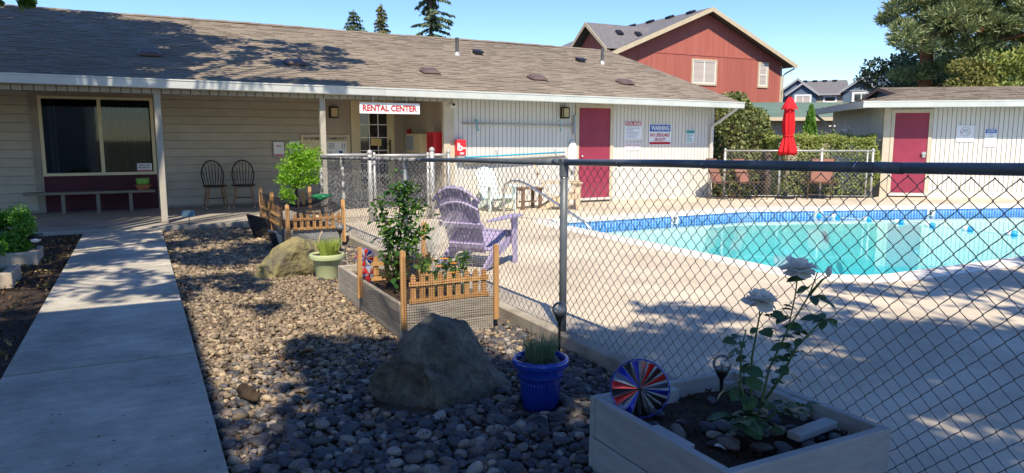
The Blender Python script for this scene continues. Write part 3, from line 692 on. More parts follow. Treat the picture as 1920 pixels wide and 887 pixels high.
for i in range(1,6): zz=.28+(2.06-.28)*i/6; q.box((gx0,YB-.033,zz-.011),(gx1,YB-.0155,zz+.011))
q.build('muntins',m_white,dr,world=True)
q=MB(); q.box((gx0,YB-.024,.28),(gx1,YB-.020,2.06)); q.build('door_glass',m_glass,dr,world=True)
q=MB(); q.tube([(DX1-.06,YB-.035,1.32),(DX1-.06,YB-.09,1.32),(DX1-.16,YB-.095,1.32)],.012,8); q.box((DX1-.085,YB-.045,1.0),(DX1-.035,YB-.036,1.42)); q.build('lever_handle',m_brass,dr,world=True)
nt_=thing('door_note','yellow paper note taped on the glass entry door','note',(4.93,YB-.04,1.33))
q=MB(); q.cbox((4.94,YB-.040,1.36),(.25,.004,.16),ry=.06); q.build('note_paper',M('yellow_paper',(.60,.47,.18),(.66,.53,.22),3,.8),nt_,world=True)
# plaque left of the directory
pq=thing('notice_plaque','small white framed notice on the lap siding right of the chairs','notice',(2.76,YB-.02,1.2))
q=MB(); q.box((2.62,YB-.03,1.04),(2.88,YB-.012,1.39)); q.build('frame',m_trim,pq,world=True)
q=MB(); q.box((2.64,YB-.034,1.06),(2.86,YB-.031,1.37)); q.build('paper',m_paper,pq,world=True)
q=MB()
q.box((2.65,YB-.036,1.07),(2.85,YB-.0345,1.10)); q.box((2.70,YB-.036,1.27),(2.80,YB-.0345,1.29)); q.build('red_band',m_rprint,pq,world=True)
pq=thing('framed_notice','white notice half hidden by the vine beside the directory board','notice',(3.06,YB-.02,1.2))
q=MB(); q.box((2.98,YB-.03,1.10),(3.20,YB-.012,1.39)); q.build('paper',m_paper,pq,world=True)
# directory board with keypad
db=thing('directory_board','cream retirement community directory board with keypad by the entry door','board',(3.78,YB-.03,1.2))
q=MB(); q.box((3.23,YB-.05,.93),(4.32,YB-.011,1.52)); q.build('board',m_cream,db,world=True)
q=MB(); q.box((3.27,YB-.056,1.40),(4.28,YB-.051,1.49)); q.build('name_panel',m_beige,db,world=True)
text('RETIREMENT COMMUNITY',.96,.06,m_kprint,db,(3.775,YB-.0575,1.445),(1,0,0),(0,0,1),.01)
q=MB(); q.box((3.80,YB-.062,.98),(4.24,YB-.051,1.37)); q.build('keypad_panel',m_paper,db,world=True)
q=MB()
for i in range(4):
    for j in range(3): q.box((3.83+i*.035,YB-.066,1.22+j*.045),(3.855+i*.035,YB-.0625,1.25+j*.045))
for i in range(3):
    for j in range(3): q.box((3.83+i*.03,YB-.066,1.02+j*.05),(3.85+i*.03,YB-.0625,1.055+j*.05))
for i in range(2): q.box((4.13+i*.05,YB-.066,1.22),(4.155+i*.05,YB-.0625,1.34))
q.build('buttons',m_grprint,db,world=True)
q=MB(); q.box((4.06,YB-.067,1.0),(4.14,YB-.0625,1.17)); q.build('screen',m_blue,db,world=True)
def wall_lamp(label,x,y,z0,z1,wd=.17,group='lamps'):
    t=thing('wall_lamp',label,'lamp',(x,y,z0))
    q=MB(); q.box((x-wd/2,y-.03,z0),(x+wd/2,y,z1)); q.build('back_plate',m_brass,t,world=True)
    q=MB(); q.box((x-wd*.36,y-.13,z0+.03),(x+wd*.36,y-.031,z1-.04)); q.build('lamp_glass',m_lampg,t,world=True)
    q=MB()
    for sx in (-1,1):
        for yy in (-.133,-.04): q.box((x+sx*wd*.40-.008,y+yy-.006,z0+.02),(x+sx*wd*.40+.008,y+yy+.006,z1-.03))
    q.box((x-wd*.44,y-.145,z1-.04),(x+wd*.44,y-.031,z1-.015)); q.box((x-wd*.44,y-.142,z0+.005),(x+wd*.44,y-.031,z0+.03)); q.build('lamp_cage',m_black,t,world=True)
    return t
wall_lamp('dark wall lantern on the taupe wall left of the entry door',3.97,YB-.01,1.90,2.16,.20)
wall_lamp('dark wall lantern with amber glass above the blue pole, left of the burgundy door',8.43,WY,1.88,2.14,.18)
# security camera
sc=thing('security_camera','small white round security camera under the gutter at the corner','camera',(5.74,13.77,2.1))
q=MB(); q.cbox((5.74,13.80,2.16),(.09,.04,.09)); q.build('mount',m_white,sc,world=True)
V,F=ico(2); o=meshnp('camera_ball',V*.055+np.array([5.74,13.745,2.12]),F,m_white,sc,world=True,smooth=True)
q=MB(); q.lathe([(.0,0),(.03,0),(.03,.02),(0,.02)],(0,0,0),12); Vv=np.array(q.v); Vv=np.stack([Vv[:,0],-Vv[:,2],Vv[:,1]],1)+np.array([5.74,13.705,2.12])
q.v=[tuple(a) for a in Vv]; q.build('lens',m_black,sc,world=True)
# hanging RENTAL CENTER sign
rs=thing('rental_center_sign','white sign reading RENTAL CENTER in red letters under the porch eave','sign',(4.27,13.3,1.9))
q=MB(); q.box((3.69,13.28,1.905),(4.86,13.31,2.105)); q.build('board',m_white,rs,world=True)
text('RENTAL CENTER',1.06,.118,m_rprint,rs,(4.275,13.279,2.005),(1,0,0),(0,0,1),.035)
q=MB(); q.tube([(3.95,13.295,2.105),(3.95,13.30,2.28)],.004,6); q.tube([(4.6,13.295,2.105),(4.6,13.30,2.28)],.004,6); q.build('hanger',m_steel,rs,world=True)
# things on the recess side wall (facing -x)
bx=thing('document_box','beige document box with a printed notice on the recess wall','box',(5.58,15.4,1.15))
q=MB(); q.box((5.46,14.9,1.13),(5.639,15.88,1.55)); q.build('case',m_cream,bx,world=True,bevel=.01)
q=MB(); q.box((5.452,15.35,1.18),(5.459,15.82,1.50)); q.build('notice',m_grprint,bx,world=True)
bx=thing('extinguisher_cabinet','red fire extinguisher cabinet on the recess wall beside the beige box','cabinet',(5.58,14.3,1.1))
q=MB(); q.box((5.45,14.06,1.08),(5.639,14.5,1.58)); q.build('case',m_red,bx,world=True,bevel=.008)
q=MB(); q.box((5.443,14.12,1.14),(5.449,14.44,1.52)); q.build('door_panel',m_rprint,bx,world=True)
bx=thing('fire_alarm','small red fire alarm on the recess wall above the beige box','alarm',(5.6,16.05,1.5))
q=MB(); q.box((5.56,15.98,1.30),(5.639,16.12,1.66)); q.build('case',m_rprint,bx,world=True,bevel=.008)
# red box with white letter at the corner
rb_=thing('red_emergency_phone_box','red box with a white letter on the corner of the pool wall','box',(5.9,13.7,1.09))
q=MB(); q.box((5.80,13.68,1.10),(6.00,13.819,1.42)); q.build('case',m_red,rb_,world=True,bevel=.008)
text('b-',.15,.15,m_white,rb_,(5.91,13.679,1.27),(1,0,0),(0,0,1),.03)
q=MB(); q.box((5.86,13.677,1.125),(5.95,13.679,1.14)); q.box((5.86,13.677,1.15),(5.95,13.679,1.16)); q.box((5.808,13.677,1.20),(5.825,13.679,1.36)); q.build('print',m_white,rb_,world=True)
q=MB(); q.box((5.82,13.70,1.05),(5.98,13.80,1.098)); q.build('base',m_galv,rb_,world=True)
# signs on the pool wall
def sign(name,label,x0,x1,z0,z1,y=WY,mat=m_paper):
    t=thing(name,label,'sign',((x0+x1)/2,y,z0)); q=MB(); q.box((x0,y-.012,z0),(x1,y-.002,z1)); q.build('board',mat,t,world=True); return t
XR,ZU=(1,0,0),(0,0,1)
def strip_(t,x0,x1,z0,z1,mat,name,y=WY,d=.014): q=MB(); q.box((x0,y-d,z0),(x1,y-.0125,z1)); return q.build(name,mat,t,world=True)
t=sign('pool_rules_sign','tall pool rules sign with maroon heading, left of the warning sign',10.09,10.59,1.42,1.85)
strip_(t,10.11,10.57,1.745,1.84,m_rprint,'heading_band'); text('POOL RULES',.42,.062,m_paper,t,(10.34,WY-.0145,1.792),XR,ZU,.03)
q=MB(); rr=random.Random(2)
for i in range(9):
    z=1.715-i*.032; q.box((10.14,WY-.0135,z-.006),(10.14+rr.uniform(.2,.40),WY-.0122,z+.005))
q.build('text_lines',m_grprint,t,world=True)
t=sign('pool_hours_sign','small white sign with red writing under the pool rules sign',10.11,10.56,1.17,1.345)
q=MB(); 
for a,b,c_,d in ((10.14,10.53,1.31,1.318),(10.14,10.53,1.195,1.203),(10.14,10.148,1.2,1.315),(10.522,10.53,1.2,1.315)): q.box((a,WY-.0135,c_),(b,WY-.0122,d))
q.build('red_border',m_rprint,t,world=True); text('POOL CLOSED',.33,.03,m_rprint,t,(10.335,WY-.0125,1.280),XR,ZU,.0); text('10 PM',.12,.03,m_rprint,t,(10.335,WY-.0125,1.23),XR,ZU,.0)
t=sign('warning_sign','blue and white WARNING NO LIFEGUARD ON DUTY sign on the pool wall',10.80,11.46,1.29,1.79)
strip_(t,10.82,11.44,1.61,1.775,m_blue,'heading_band'); text('WARNING',.54,.115,m_paper,t,(11.13,WY-.0145,1.693),XR,ZU,.025)
text('NO LIFEGUARD',.58,.085,m_rprint,t,(11.13,WY-.0125,1.53),XR,ZU,.03); text('ON DUTY',.34,.085,m_rprint,t,(11.13,WY-.0125,1.42),XR,ZU,.03)
strip_(t,10.82,11.44,1.305,1.365,m_rprint,'red_band')
t=sign('green_notice_sign','narrow pale green notice sign nearest the downspout',11.93,12.20,1.34,1.65)
strip_(t,11.94,12.19,1.58,1.64,m_gprint,'heading_band')
q=MB()
for i in range(6):
    z=1.56-i*.036; q.box((11.95,WY-.0135,z-.008),(11.95+rr.uniform(.12,.23),WY-.0122,z+.006))
q.build('text_lines',m_gprint,t,world=True)
# poles on the wall
pl=thing('skimmer_pole','long pale pole with a brush end hung high on the pool wall','pole',(7.3,13.8,1.7))
q=MB(); q.tube([(5.96,13.79,1.755),(8.69,13.79,1.725)],.019,8); q.build('pole',m_galv,pl,world=True,smooth=True)
q=MB(); q.box((8.67,13.77,1.53),(8.71,13.815,1.96)); q.build('brush_head',m_grprint,pl,world=True)
q=MB()
for x in (6.27,6.30,8.30): q.tube([(x,13.845,1.83),(x,13.77,1.82),(x,13.765,1.70),(x+.03,13.77,1.60)],.008,6)
q.build('hook',M('turquoise_hook',(.05,.35,.42),(.07,.42,.5),4,.5),pl,world=True)
pl=thing('blue_pool_pole','bright blue pool pole slung low on the sunlit wall','pole',(7.3,13.8,1.0))
q=MB(); q.tube([(5.98,13.76,1.055),(8.42,13.76,1.145)],.017,8); q.build('pole',M('bright_blue_pole',(.02,.33,.52),(.03,.40,.60),4,.4),pl,world=True,smooth=True)
q=MB()
for x in (6.75,8.2): q.tube([(x,13.845,1.2),(x,13.75,1.19),(x,13.74,1.06)],.008,6)
q.build('bracket',m_steel,pl,world=True)
pl=thing('grey_pool_pole','grey telescopic pole hung just under the blue pole','pole',(7.3,13.8,.95))
q=MB(); q.tube([(5.98,13.77,.985),(8.44,13.77,1.055)],.022,8); q.tube([(6.0,13.78,.93),(8.44,13.78,1.005)],.018,8); q.build('pole',M('grey_pole',(.26,.24,.22),(.34,.32,.29),4,.5),pl,world=True,smooth=True)
ht=thing('hose_coil','white vacuum hose hung in a long coil beside the burgundy door','hose',(8.66,13.75,.7))
for i in range(8):
    q=MB(); a0=[(8.66+(.10-.012*i)*math.sin(a),13.82-.012*i,1.05+(.34-.022*i)*math.cos(a)+.02*math.sin(i*2)) for a in np.linspace(0,2*PI,28)]
    q.tube(a0,.024,8,cap=False); q.build('hose_loop',m_white,ht,world=True,smooth=True)
# downspout
ds=MB()
ds.tube([(12.93,13.20,2.26),(12.93,13.22,2.16),(12.78,13.62,1.86),(12.70,13.79,1.74),(12.70,13.79,.06),(12.70,13.70,.03)],.04,8); smooth_angle(ds.build('downspout',m_groove,bld,world=True),40)
# roof vents and pipes
def roof_pt(x,y): return Vector((x,y,roofz(x,y)))
rv=None
for i,(x,y,w_,mt) in enumerate(((.29,14.93,.34,m_brwn),(2.85,14.81,.34,m_brwn),(5.61,14.67,.34,m_brwn),(8.17,14.58,.34,m_brwn),(10.63,14.6,.34,m_brwn))):
    lab=['shadowed brown dome vent at the left of the roof','brown dome vent among the tree shadows on the roof','brown dome vent above the RENTAL CENTER sign on the roof','brown dome vent on the roof above the left half of the grooved wall','brown dome vent on the roof above the warning sign'][i]
    p=roof_pt(x,y)
    if rv is None:
        rv=thing('roof_vent',lab,'vent',p,group='dome vents on the roof'); T=Matrix.Rotation(math.atan(SL),4,'X')
        q=MB(); b4=[(-.20,-.16,0),(.20,-.16,0),(.20,.18,0),(-.20,.18,0)]; b5=[(-.19,-.15,.05),(.19,-.15,.05),(.19,.17,.05),(-.19,.17,.05)]; b6=[(-.14,-.10,.10),(.14,-.10,.10),(.14,.13,.10),(-.14,.13,.10)]
        q._add(b5+b6+[(a,b,.035) for a,b,_ in b5],[(0,1,5,4),(1,2,6,5),(2,3,7,6),(3,0,4,7),(4,5,6,7),(8,9,1,0),(9,10,2,1),(10,11,3,2),(11,8,0,3)])
        q.v=[tuple(T@Vector(a)) for a in q.v]; q.build('hood',m_brwn,rv)
        q=MB(); q.box((-.15,-.12,.005),(.15,.14,.036)); q.box((-.22,-.19,.004),(.22,.21,.012)); q.v=[tuple(T@Vector(a)) for a in q.v]; q.build('base',m_black,rv)
    else: dup(rv,p,random.uniform(-.05,.05),lab,'dome vents on the roof')
rv=None
for i,(x,y) in enumerate(((7.8,16.99),(10.82,16.9))):
    lab=['small dark box vent beside the left pipe high on the roof','small dark box vent beside the right pipe high on the roof'][i]; p=roof_pt(x,y)
    if rv is None:
        rv=thing('box_vent',lab,'vent',p,group='box vents on the roof'); T=Matrix.Rotation(math.atan(SL),4,'X')
        q=MB(); q.box((-.10,-.06,.0),(.10,.14,.10)); q.box((-.12,-.12,.09),(.12,.15,.105)); q.box((-.17,-.15,.003),(.17,.2,.01)); q.v=[tuple(T@Vector(a)) for a in q.v]; q.build('hood',m_black,rv)
        q=MB(); q.box((-.085,-.066,.012),(.085,-.0605,.085)); q.v=[tuple(T@Vector(a)) for a in q.v]; q.build('grille',m_pipe,rv)
    else: dup(rv,p,0,lab,'box vents on the roof')
pp=None
for i,(x,y) in enumerate(((7.13,16.76),(11.5,16.87))):
    lab=['left grey vent pipe standing on the roof','right grey vent pipe standing on the roof']; lab=['grey vent pipe standing on the roof left of its box vent','grey vent pipe standing on the roof right of its box vent'][i]; p=roof_pt(x,y)
    if pp is None:
        pp=thing('vent_pipe',lab,'pipe',p,group='vent pipes on the roof'); q=MB(); q.tube([(0,0,-.05),(0,0,.42)],.045,10,cap=False); q.tube([(0,0,.41),(0,0,.425)],.047,10); q.build('pipe',m_pipe,pp,smooth=False)
        q=MB(); q.lathe([(.10,-.02),(.065,.04),(.05,.08)],(0,0,0),10,cap=False); q.build('flashing',m_galv,pp)
    else: dup(pp,p,0,lab,'vent pipes on the roof')

# ---------------------------------------------------------------- chain-link fences
def chainlink(name,parent,P0,d,L,z0f,z1f,mat,hp=.042,r=.0023,sides=4,mids=1):
    # one zigzag wire per half diamond, neighbours hooked round each other at the knuckles
    P0=np.array(P0,float); d=np.array(d,float); d/=np.linalg.norm(d); nrm=np.array([-d[1],d[0],0])
    n=int(L/hp); Vs=[];Fs=[];b=0
    for k in range(n):
        t0=k*hp; z0=z0f(t0); z1=z1f(t0); m=max(2,int(round((z1-z0)/hp))); st=1+mids
        i=np.arange(m*st+1); h=i/st; tri=np.abs(((h+k)%2)-1)   # 0..1 zigzag
        tt=t0+hp*(tri*1.06-.03); kn=np.where(i%st==0,1.,0.); off=kn*np.where(((h+k)%2)<.5,.0032,-.0032)
        zz=z0+(z1-z0)*h/m
        C=P0+d*tt[:,None]+nrm*off[:,None]; C[:,2]=zz+P0[2]
        C+=nrm*(.006*math.sin(t0*2.1)+.004*math.sin(t0*5.3+1))
        T=np.gradient(C,axis=0); T/=np.linalg.norm(T,axis=1,keepdims=True)
        B=np.cross(T,nrm); B/=np.linalg.norm(B,axis=1,keepdims=True)
        a=2*PI*np.arange(sides)/sides
        ring_=C[:,None]+r*(np.cos(a)[None,:,None]*nrm+np.sin(a)[None,:,None]*B[:,None])
        K=len(C); Vs.append(ring_.reshape(-1,3)); q=np.arange((K-1))[:,None]*sides; j=np.arange(sides)[None]; j2=(j+1)%sides
        Fs.append(np.stack([q+j,q+j2,q+sides+j2,q+sides+j],2).reshape(-1,4)+b); b+=K*sides
    return meshnp(name,np.concatenate(Vs),np.concatenate(Fs),mat,parent,world=True,smooth=True)
FX=2.70
fz=lambda y:1.352-.0195*y
fence=thing('chain_link_fence','dark chain link fence with top rail running along the pool deck','fence',(FX,6,0))
ya,yb=.2,12.2
ym=ya+.042*140
chainlink('chain_link_mesh',fence,(FX+.028,ya,0),(0,1,0),ym-ya,lambda t:.035,lambda t:fz(ya+t)-.03,m_coat)
chainlink('sunlit_link_mesh',fence,(FX+.028,ym,0),(0,1,0),yb-ym,lambda t:.035,lambda t:fz(ym+t)-.03,m_suncoat)  # brighter far mesh, sunlight mixed into its colour
for a,b_,mt in ((ya-.2,1.9,m_coat),(1.9,4.5,m_coat),(4.5,7.4,m_coat),(7.4,yb+.02,m_suncoat)):
    q=MB(); q.tube([(FX,a,fz(a)),(FX,(a+b_)/2,fz((a+b_)/2)+.004),(FX,b_-.002,fz(b_))],.0228,12); q.build('top_rail',mt,fence,world=True,smooth=True)
    q=MB(); q.tube([(FX,b_-.06,fz(b_)),(FX,b_+.06,fz(b_))],.0240,12); q.build('rail_sleeve',mt,fence,world=True,smooth=True)
for y,lean,mt in ((4.42,.0,m_coat),(7.9,.0,m_coat),(10.85,-.06,m_suncoat),(12.18,0,m_suncoat)):
    q=MB(); q.tube([(FX,y,-.1),(FX-lean*.3,y+lean,.6),(FX,y+lean*1.5,fz(y)-.02)],.0275,12); ps=q.build('fence_post',mt,fence,world=True,smooth=True)
    q=MB(); q.tube([(FX,y+lean*1.5,fz(y)-.10),(FX,y+lean*1.5,fz(y)-.015)],.033,12); q.tube([(FX-.03,y+lean*1.5,fz(y)),(FX+.03,y+lean*1.5,fz(y))],.027,10); q.build('post_cap',mt,ps,world=True)
for y in (2.05,2.98,3.75,4.75,5.6,6.5,7.6,9.0):
    q=MB(); q.tube([(FX+.0225*math.cos(a),y+.004*math.sin(2*a),fz(y)+.0225*math.sin(a)) for a in np.linspace(0,5.6,14)],.0022,5); q.build('tie_wire',m_steel,fence,world=True,smooth=True)
q=MB(); q.tube([(FX+.0295*math.cos(a),4.42+.0295*math.sin(a),1.16) for a in np.linspace(0,6.2,14)],.002,5,cap=False); q.build('tie_wire',m_steel,fence,world=True,smooth=True)
q=MB(); q.tube([(FX+.034*math.cos(a),4.42+.02,fz(4.42)+.012+.034*math.sin(a)) for a in np.linspace(-.5,3.7,14)],.003,6); q.build('wire_loop',m_coat,fence,world=True,smooth=True)
# galvanised gate run between the fence corner and the building
GY=12.2
gate=thing('pool_gate_fence','silvery chain link gate and side panels in front of the entry door','gate',(4,GY,0))
chainlink('gate_mesh',gate,(FX+.03,GY,0),(1,0,0),.80,lambda t:.05,lambda t:1.15,m_galv,r=.0026,mids=0)
chainlink('gate_leaf_mesh',gate,(3.64,GY,0),(1,0,0),.98,lambda t:.06,lambda t:1.14,m_galv,r=.0026,mids=0)
chainlink('side_panel_mesh',gate,(4.69,GY,0),(1,0,0),.30,lambda t:.05,lambda t:1.15,m_galv,r=.0026,mids=0)
def post(x,y,h,r,parent,mt,nm='gate_post',cap=True):
    q=MB(); q.tube([(x,y,-.05),(x,y,h)],r,12); o=q.build(nm,mt,parent,world=True,smooth=True)
    if cap: q=MB(); q.lathe([(r*1.15,-.02),(r*1.2,.0),(r*1.1,.02),(r*.6,.045),(.001,.055)],(x,y,h),12); q.build('dome_cap',mt,o,world=True,smooth=True)
for x,h,r in ((3.54,1.20,.042),(3.62,1.16,.024),(4.60,1.15,.024),(4.68,1.24,.045),(5.0,1.20,.03)): post(x,GY,h,r,gate,m_galv)
for a,b_,z,r in ((FX,3.52,1.165,.024),(3.62,4.60,1.15,.024),(3.62,4.60,.06,.018),(4.70,5.0,1.15,.024)):
    q=MB(); q.tube([(a,GY,z),(b_,GY,z)],r,10); q.build('gate_rail',m_galv,gate,world=True,smooth=True)
for x,z in ((3.58,1.02),(3.58,.25),(4.64,.93),(4.64,.45)):
    q=MB(); q.box((x-.05,GY-.035,z-.02),(x+.05,GY+.035,z+.02)); q.build('hinge',m_galv,gate,world=True)
# return of the fence from gate to the pool wall
chainlink('return_mesh',gate,(5.0,GY,0),(.62,1.55,0),1.66,lambda t:.05,lambda t:1.14,m_galv,r=.0024,mids=0)
q=MB(); q.tube([(5.0,GY,1.15),(5.60,13.75,1.15)],.022,10); q.build('gate_rail',m_galv,gate,world=True,smooth=True)
# far fence behind the pool
A=Vector((12.76,13.38,0)); Bv=Vector((15.92,11.60,0)); dv=(Bv-A); Lf=dv.length; dv.normalize()
ff=thing('galvanised_boundary_fence','silvery chain link fence in front of the hedge across the pool','fence',((A+Bv)/2))
chainlink('boundary_mesh',ff,A,dv,Lf,lambda t:.04,lambda t:1.13,m_galv,hp=.05,r=.0026,sides=3,mids=0)
q=MB(); q.tube([A+Vector((0,0,1.15)),Bv+Vector((0,0,1.15))],.022,10); q.build('top_rail',m_galv,ff,world=True,smooth=True)
q=MB(); q.tube([A+Vector((0,0,.05)),Bv+Vector((0,0,.05))],.006,6); q.build('tension_wire',m_galv,ff,world=True)
for t in (.02,1.35,2.35,Lf-.05):
    P=A+dv*t; post(P.x,P.y,1.16,.03,ff,m_galv,'fence_post')
P=A+dv*(Lf-.18); post(P.x,P.y,1.12,.02,ff,m_galv,'fence_post')

# ---------------------------------------------------------------- right pool house
RP=Vector((16.47,11.79,0)); a=R(100)+YAW; u=Vector((math.sin(a),math.cos(a),0)); wv=Vector((math.sin(a-PI/2),math.cos(a-PI/2),0))
ph=thing('pool_house','small beige pool house with burgundy door and low brown roof at right','building',RP)
def rb(U,W_,z): return RP+u*U+wv*W_+Vector((0,0,z))
rzx=-a+PI/2
Mrb=Matrix.Translation(RP)@Matrix.Rotation(rzx,4,'Z')   # local x along the front, local y away from the camera
class LB(MB):
    def bd(s,name,mat,parent,**k):
        s.v=[tuple(Mrb@Vector(q)) for q in s.v]; return MB.build(s,name,mat,parent,world=True,**k)
PW=7.2
q=LB(); q.box((.0,.012,0),(PW,.14,2.36)); q.bd('front_wall',m_trim,ph)
q=LB(); q.box((.012,.14,0),(.14,5,2.36)); q.bd('side_wall',m_groove,ph)
q=LB(); q.box((.14,4.9,0),(PW,5,2.36)); q.box((PW-.1,.14,0),(PW,4.9,2.36)); q.bd('rear_wall',m_groove,ph)
q=LB(); x=.14
def vb(x0,x1,z0,z1,step=.105):
    x=x0
    while x<x1-.004: e=min(x+step,x1); q.box((x+.007,-.006,z0),(e-.007,.014,z1)); x=e
vb(.13,.16,.09,2.36); vb(1.09,PW,.16,2.36); vb(.16,1.09,2.17,2.36)
y=.14
while y<4.9: q.box((-.006,y+.004,.09),(.014,y+.101,2.36)); y+=.105
tag(q.bd('grooved_boards',m_groove,ph),kind='stuff')
q=LB(); q.box((-.03,-.03,0),(.13,.0,2.36)); q.box((-.03,.0,0),(-.002,.13,2.36)); q.bd('corner_board',m_beige,ph)
q=LB(); q.box((1.08,-.02,-.05),(PW,.03,.155)); q.box((-.02,-.016,-.05),(.2,.03,.085)); q.box((-.02,.1,-.05),(.02,5,.085)); q.bd('foundation',m_coping,ph)
q=LB(); z1=2.07
for lo,hi in (((.14,-.035,.05),(.22,.05,z1+.09)),((1.0,-.035,.05),(1.08,.05,z1+.09)),((.22,-.035,z1),(1.0,.05,z1+.09))): q.box(lo,hi)
q.bd('door_frame',m_beige,ph)
q=LB(); q.box((.22,-.010,.11),(1.0,.03,z1)); dlf=q.bd('door_leaf',m_burg,ph)
q=LB(); q.box((.16,-.09,.04),(1.06,.02,.105)); q.bd('threshold',m_coping,ph)
q=LB(); q.box((.90,-.03,.98),(.97,-.011,1.12)); q.box((.86,-.085,1.07),(.97,-.03,1.10)); q.bd('lever_handle',m_steel,dlf)
# roof: eaves slab, hipped slopes, shingles, gutter
E0,W0=-.58,-.48; EX=PW+.5; Wb=5.5; ez=2.33; ridz=2.84; rw=2.5; r0,r1=1.15,3.35
gx=.62; gw0,gw1=1.0,4.0; gz_=ez+(ridz-ez)*(gw0-W0)/(rw-W0)
q=LB()
q._add([(E0,W0,ez),(EX,W0,ez),(EX,Wb,ez),(E0,Wb,ez),(gx,gw0,gz_),(gx,gw1,gz_),(gx,rw,ridz),(r1+1.6,rw,ridz-.02)],[(0,1,7,6,4),(1,2,7),(2,3,5,6,7),(3,0,4,5)])
q._add([(E0,W0,ez-.02),(EX,W0,ez-.02),(EX,Wb,ez-.02),(E0,Wb,ez-.02)],[(3,2,1,0)])
prf=q.bd('roof',m_shing,ph)
Lr=math.hypot(rw-W0,ridz-ez)
def toW(v): return Mrb@Vector(v)
def dW(v): return Mrb.to_3x3()@Vector(v)
shingles('shingles',prf,toW((0,W0-.02,ez+.006)),dW((1,0,0)),dW((0,rw-W0,ridz-ez)),0,Lr,lambda s:(E0+(gx-E0)*min(1,s/Lr*(rw-W0)/(gw0-W0))-(.10 if s/Lr*(rw-W0)>gw0-W0 else 0),EX-(EX-r1-1.6)*s/Lr),seed=8)
Lr2=math.hypot(gx-E0,gz_-ez)
shingles('shingles',prf,toW((E0-.02,0,ez+.006)),dW((0,-1,0)),dW((gx-E0,0,gz_-ez)),0,Lr2,lambda s:(-(Wb-(Wb-gw1)*s/Lr2),-(W0+(gw0-W0)*s/Lr2)),seed=9)
q=LB(); q._add([(gx+.06,gw0,gz_),(gx+.06,gw1,gz_),(gx+.06,rw,ridz-.01)],[(0,1,2)]); q.bd('gablet_face',m_blueside,ph)  # shade of this face put into its colour with dark blue-grey siding
for w0_ in (gw0,gw1):
    q=LB(); q.prism([(gx-.11,w0_,gz_-.07),(gx-.11,rw,ridz-.075),(gx-.11,rw,ridz+.016),(gx-.11,w0_,gz_+.02)],(.03,0,0)); q.bd('gablet_rake',m_brwn,ph,fixn=True)
    q=LB(); q._add([(gx-.09,w0_,gz_+.004),(gx-.09,rw,ridz+.004),(gx+.1,rw,ridz+.004),(gx+.1,w0_,gz_+.004)],[(0,1,2,3)]); q.bd('gablet_roof',m_shing,ph)
def lgut(p,qq,nm):
    g=LB(); p=Vector(p);qq=Vector(qq); d=(qq-p).normalized(); o=Vector((d.y,-d.x,0))
    pf=[(0,-.15),(.085,-.15),(.095,-.14),(.108,-.03),(.116,-.015),(.116,.008),(.10,.008),(.0,.0)]; k=len(pf)
    g._add([p+o*a_+Vector((0,0,b_)) for a_,b_ in pf]+[qq+o*a_+Vector((0,0,b_)) for a_,b_ in pf],[(i,k+i,k+(i+1)%k,(i+1)%k) for i in range(k)]+[tuple(range(k)),tuple(range(2*k-1,k-1,-1))]); return g.bd(nm,m_gut,ph,fixn=True)
lgut((E0-.11,W0,ez),(EX,W0,ez),'gutter'); lgut((E0,Wb,ez),(E0,W0-.0,ez),'gutter')
q=LB(); q.tube([(E0-.05,4.6,2.2),(-.50,4.6,2.08),(-.12,4.75,1.82),(-.06,4.8,1.7),(-.06,4.8,0.05)],.04,8); q.bd('downspout',m_gut,ph)
# signs on it
def lsign(name,label,x0,x1,z0,z1):
    t=thing(name,label,'sign',toW(((x0+x1)/2,-.02,z0))); q=LB(); q.box((x0,-.022,z0),(x1,-.009,z1)); q.bd('board',m_paper,t); return t
rU,rZ=dW((1,0,0)),(0,0,1)
t=lsign('no_diving_sign','square white NO DIVING sign right of the pool house door',1.63,2.03,1.36,1.76)
text('NO DIVING',.34,.075,m_grprint,t,toW((1.83,-.0225,1.42)),rU,rZ,.0)
q=LB(); q.tube([(1.83+.11*math.cos(k),-.0235,1.61+.11*math.sin(k)) for k in np.linspace(0,2*PI,25)],.007,5,cap=False); q.tube([(1.76,-.0235,1.69),(1.91,-.0235,1.53)],.006,5); q.bd('prohibition_ring',M('faded_red',(.62,.40,.32),(.66,.45,.36),5,.6),t)
q=LB(); q.tube([(1.76,-.025,1.60),(1.80,-.025,1.63),(1.86,-.025,1.66),(1.90,-.025,1.60)],[.006,.013,.012,.006],6); q.cbox((1.755,-.025,1.59),(.03,.004,.03)); q.bd('diver_figure',m_grprint,t)
t=lsign('notice_sign','narrow white NOTICE sign with blue band right of the NO DIVING sign',2.27,2.53,1.25,1.67)
q=LB(); q.box((2.28,-.0245,1.575),(2.52,-.0225,1.66)); q.bd('heading_band',m_blue,t); text('NOTICE',.18,.05,m_paper,t,toW((2.40,-.0248,1.618)),rU,rZ,.02)
q=LB()
for i in range(5): q.box((2.40-.04-.012*i,-.0243,1.53-i*.055),(2.40+.04+.012*i,-.0226,1.545-i*.055))
q.bd('text_lines',m_grprint,t)

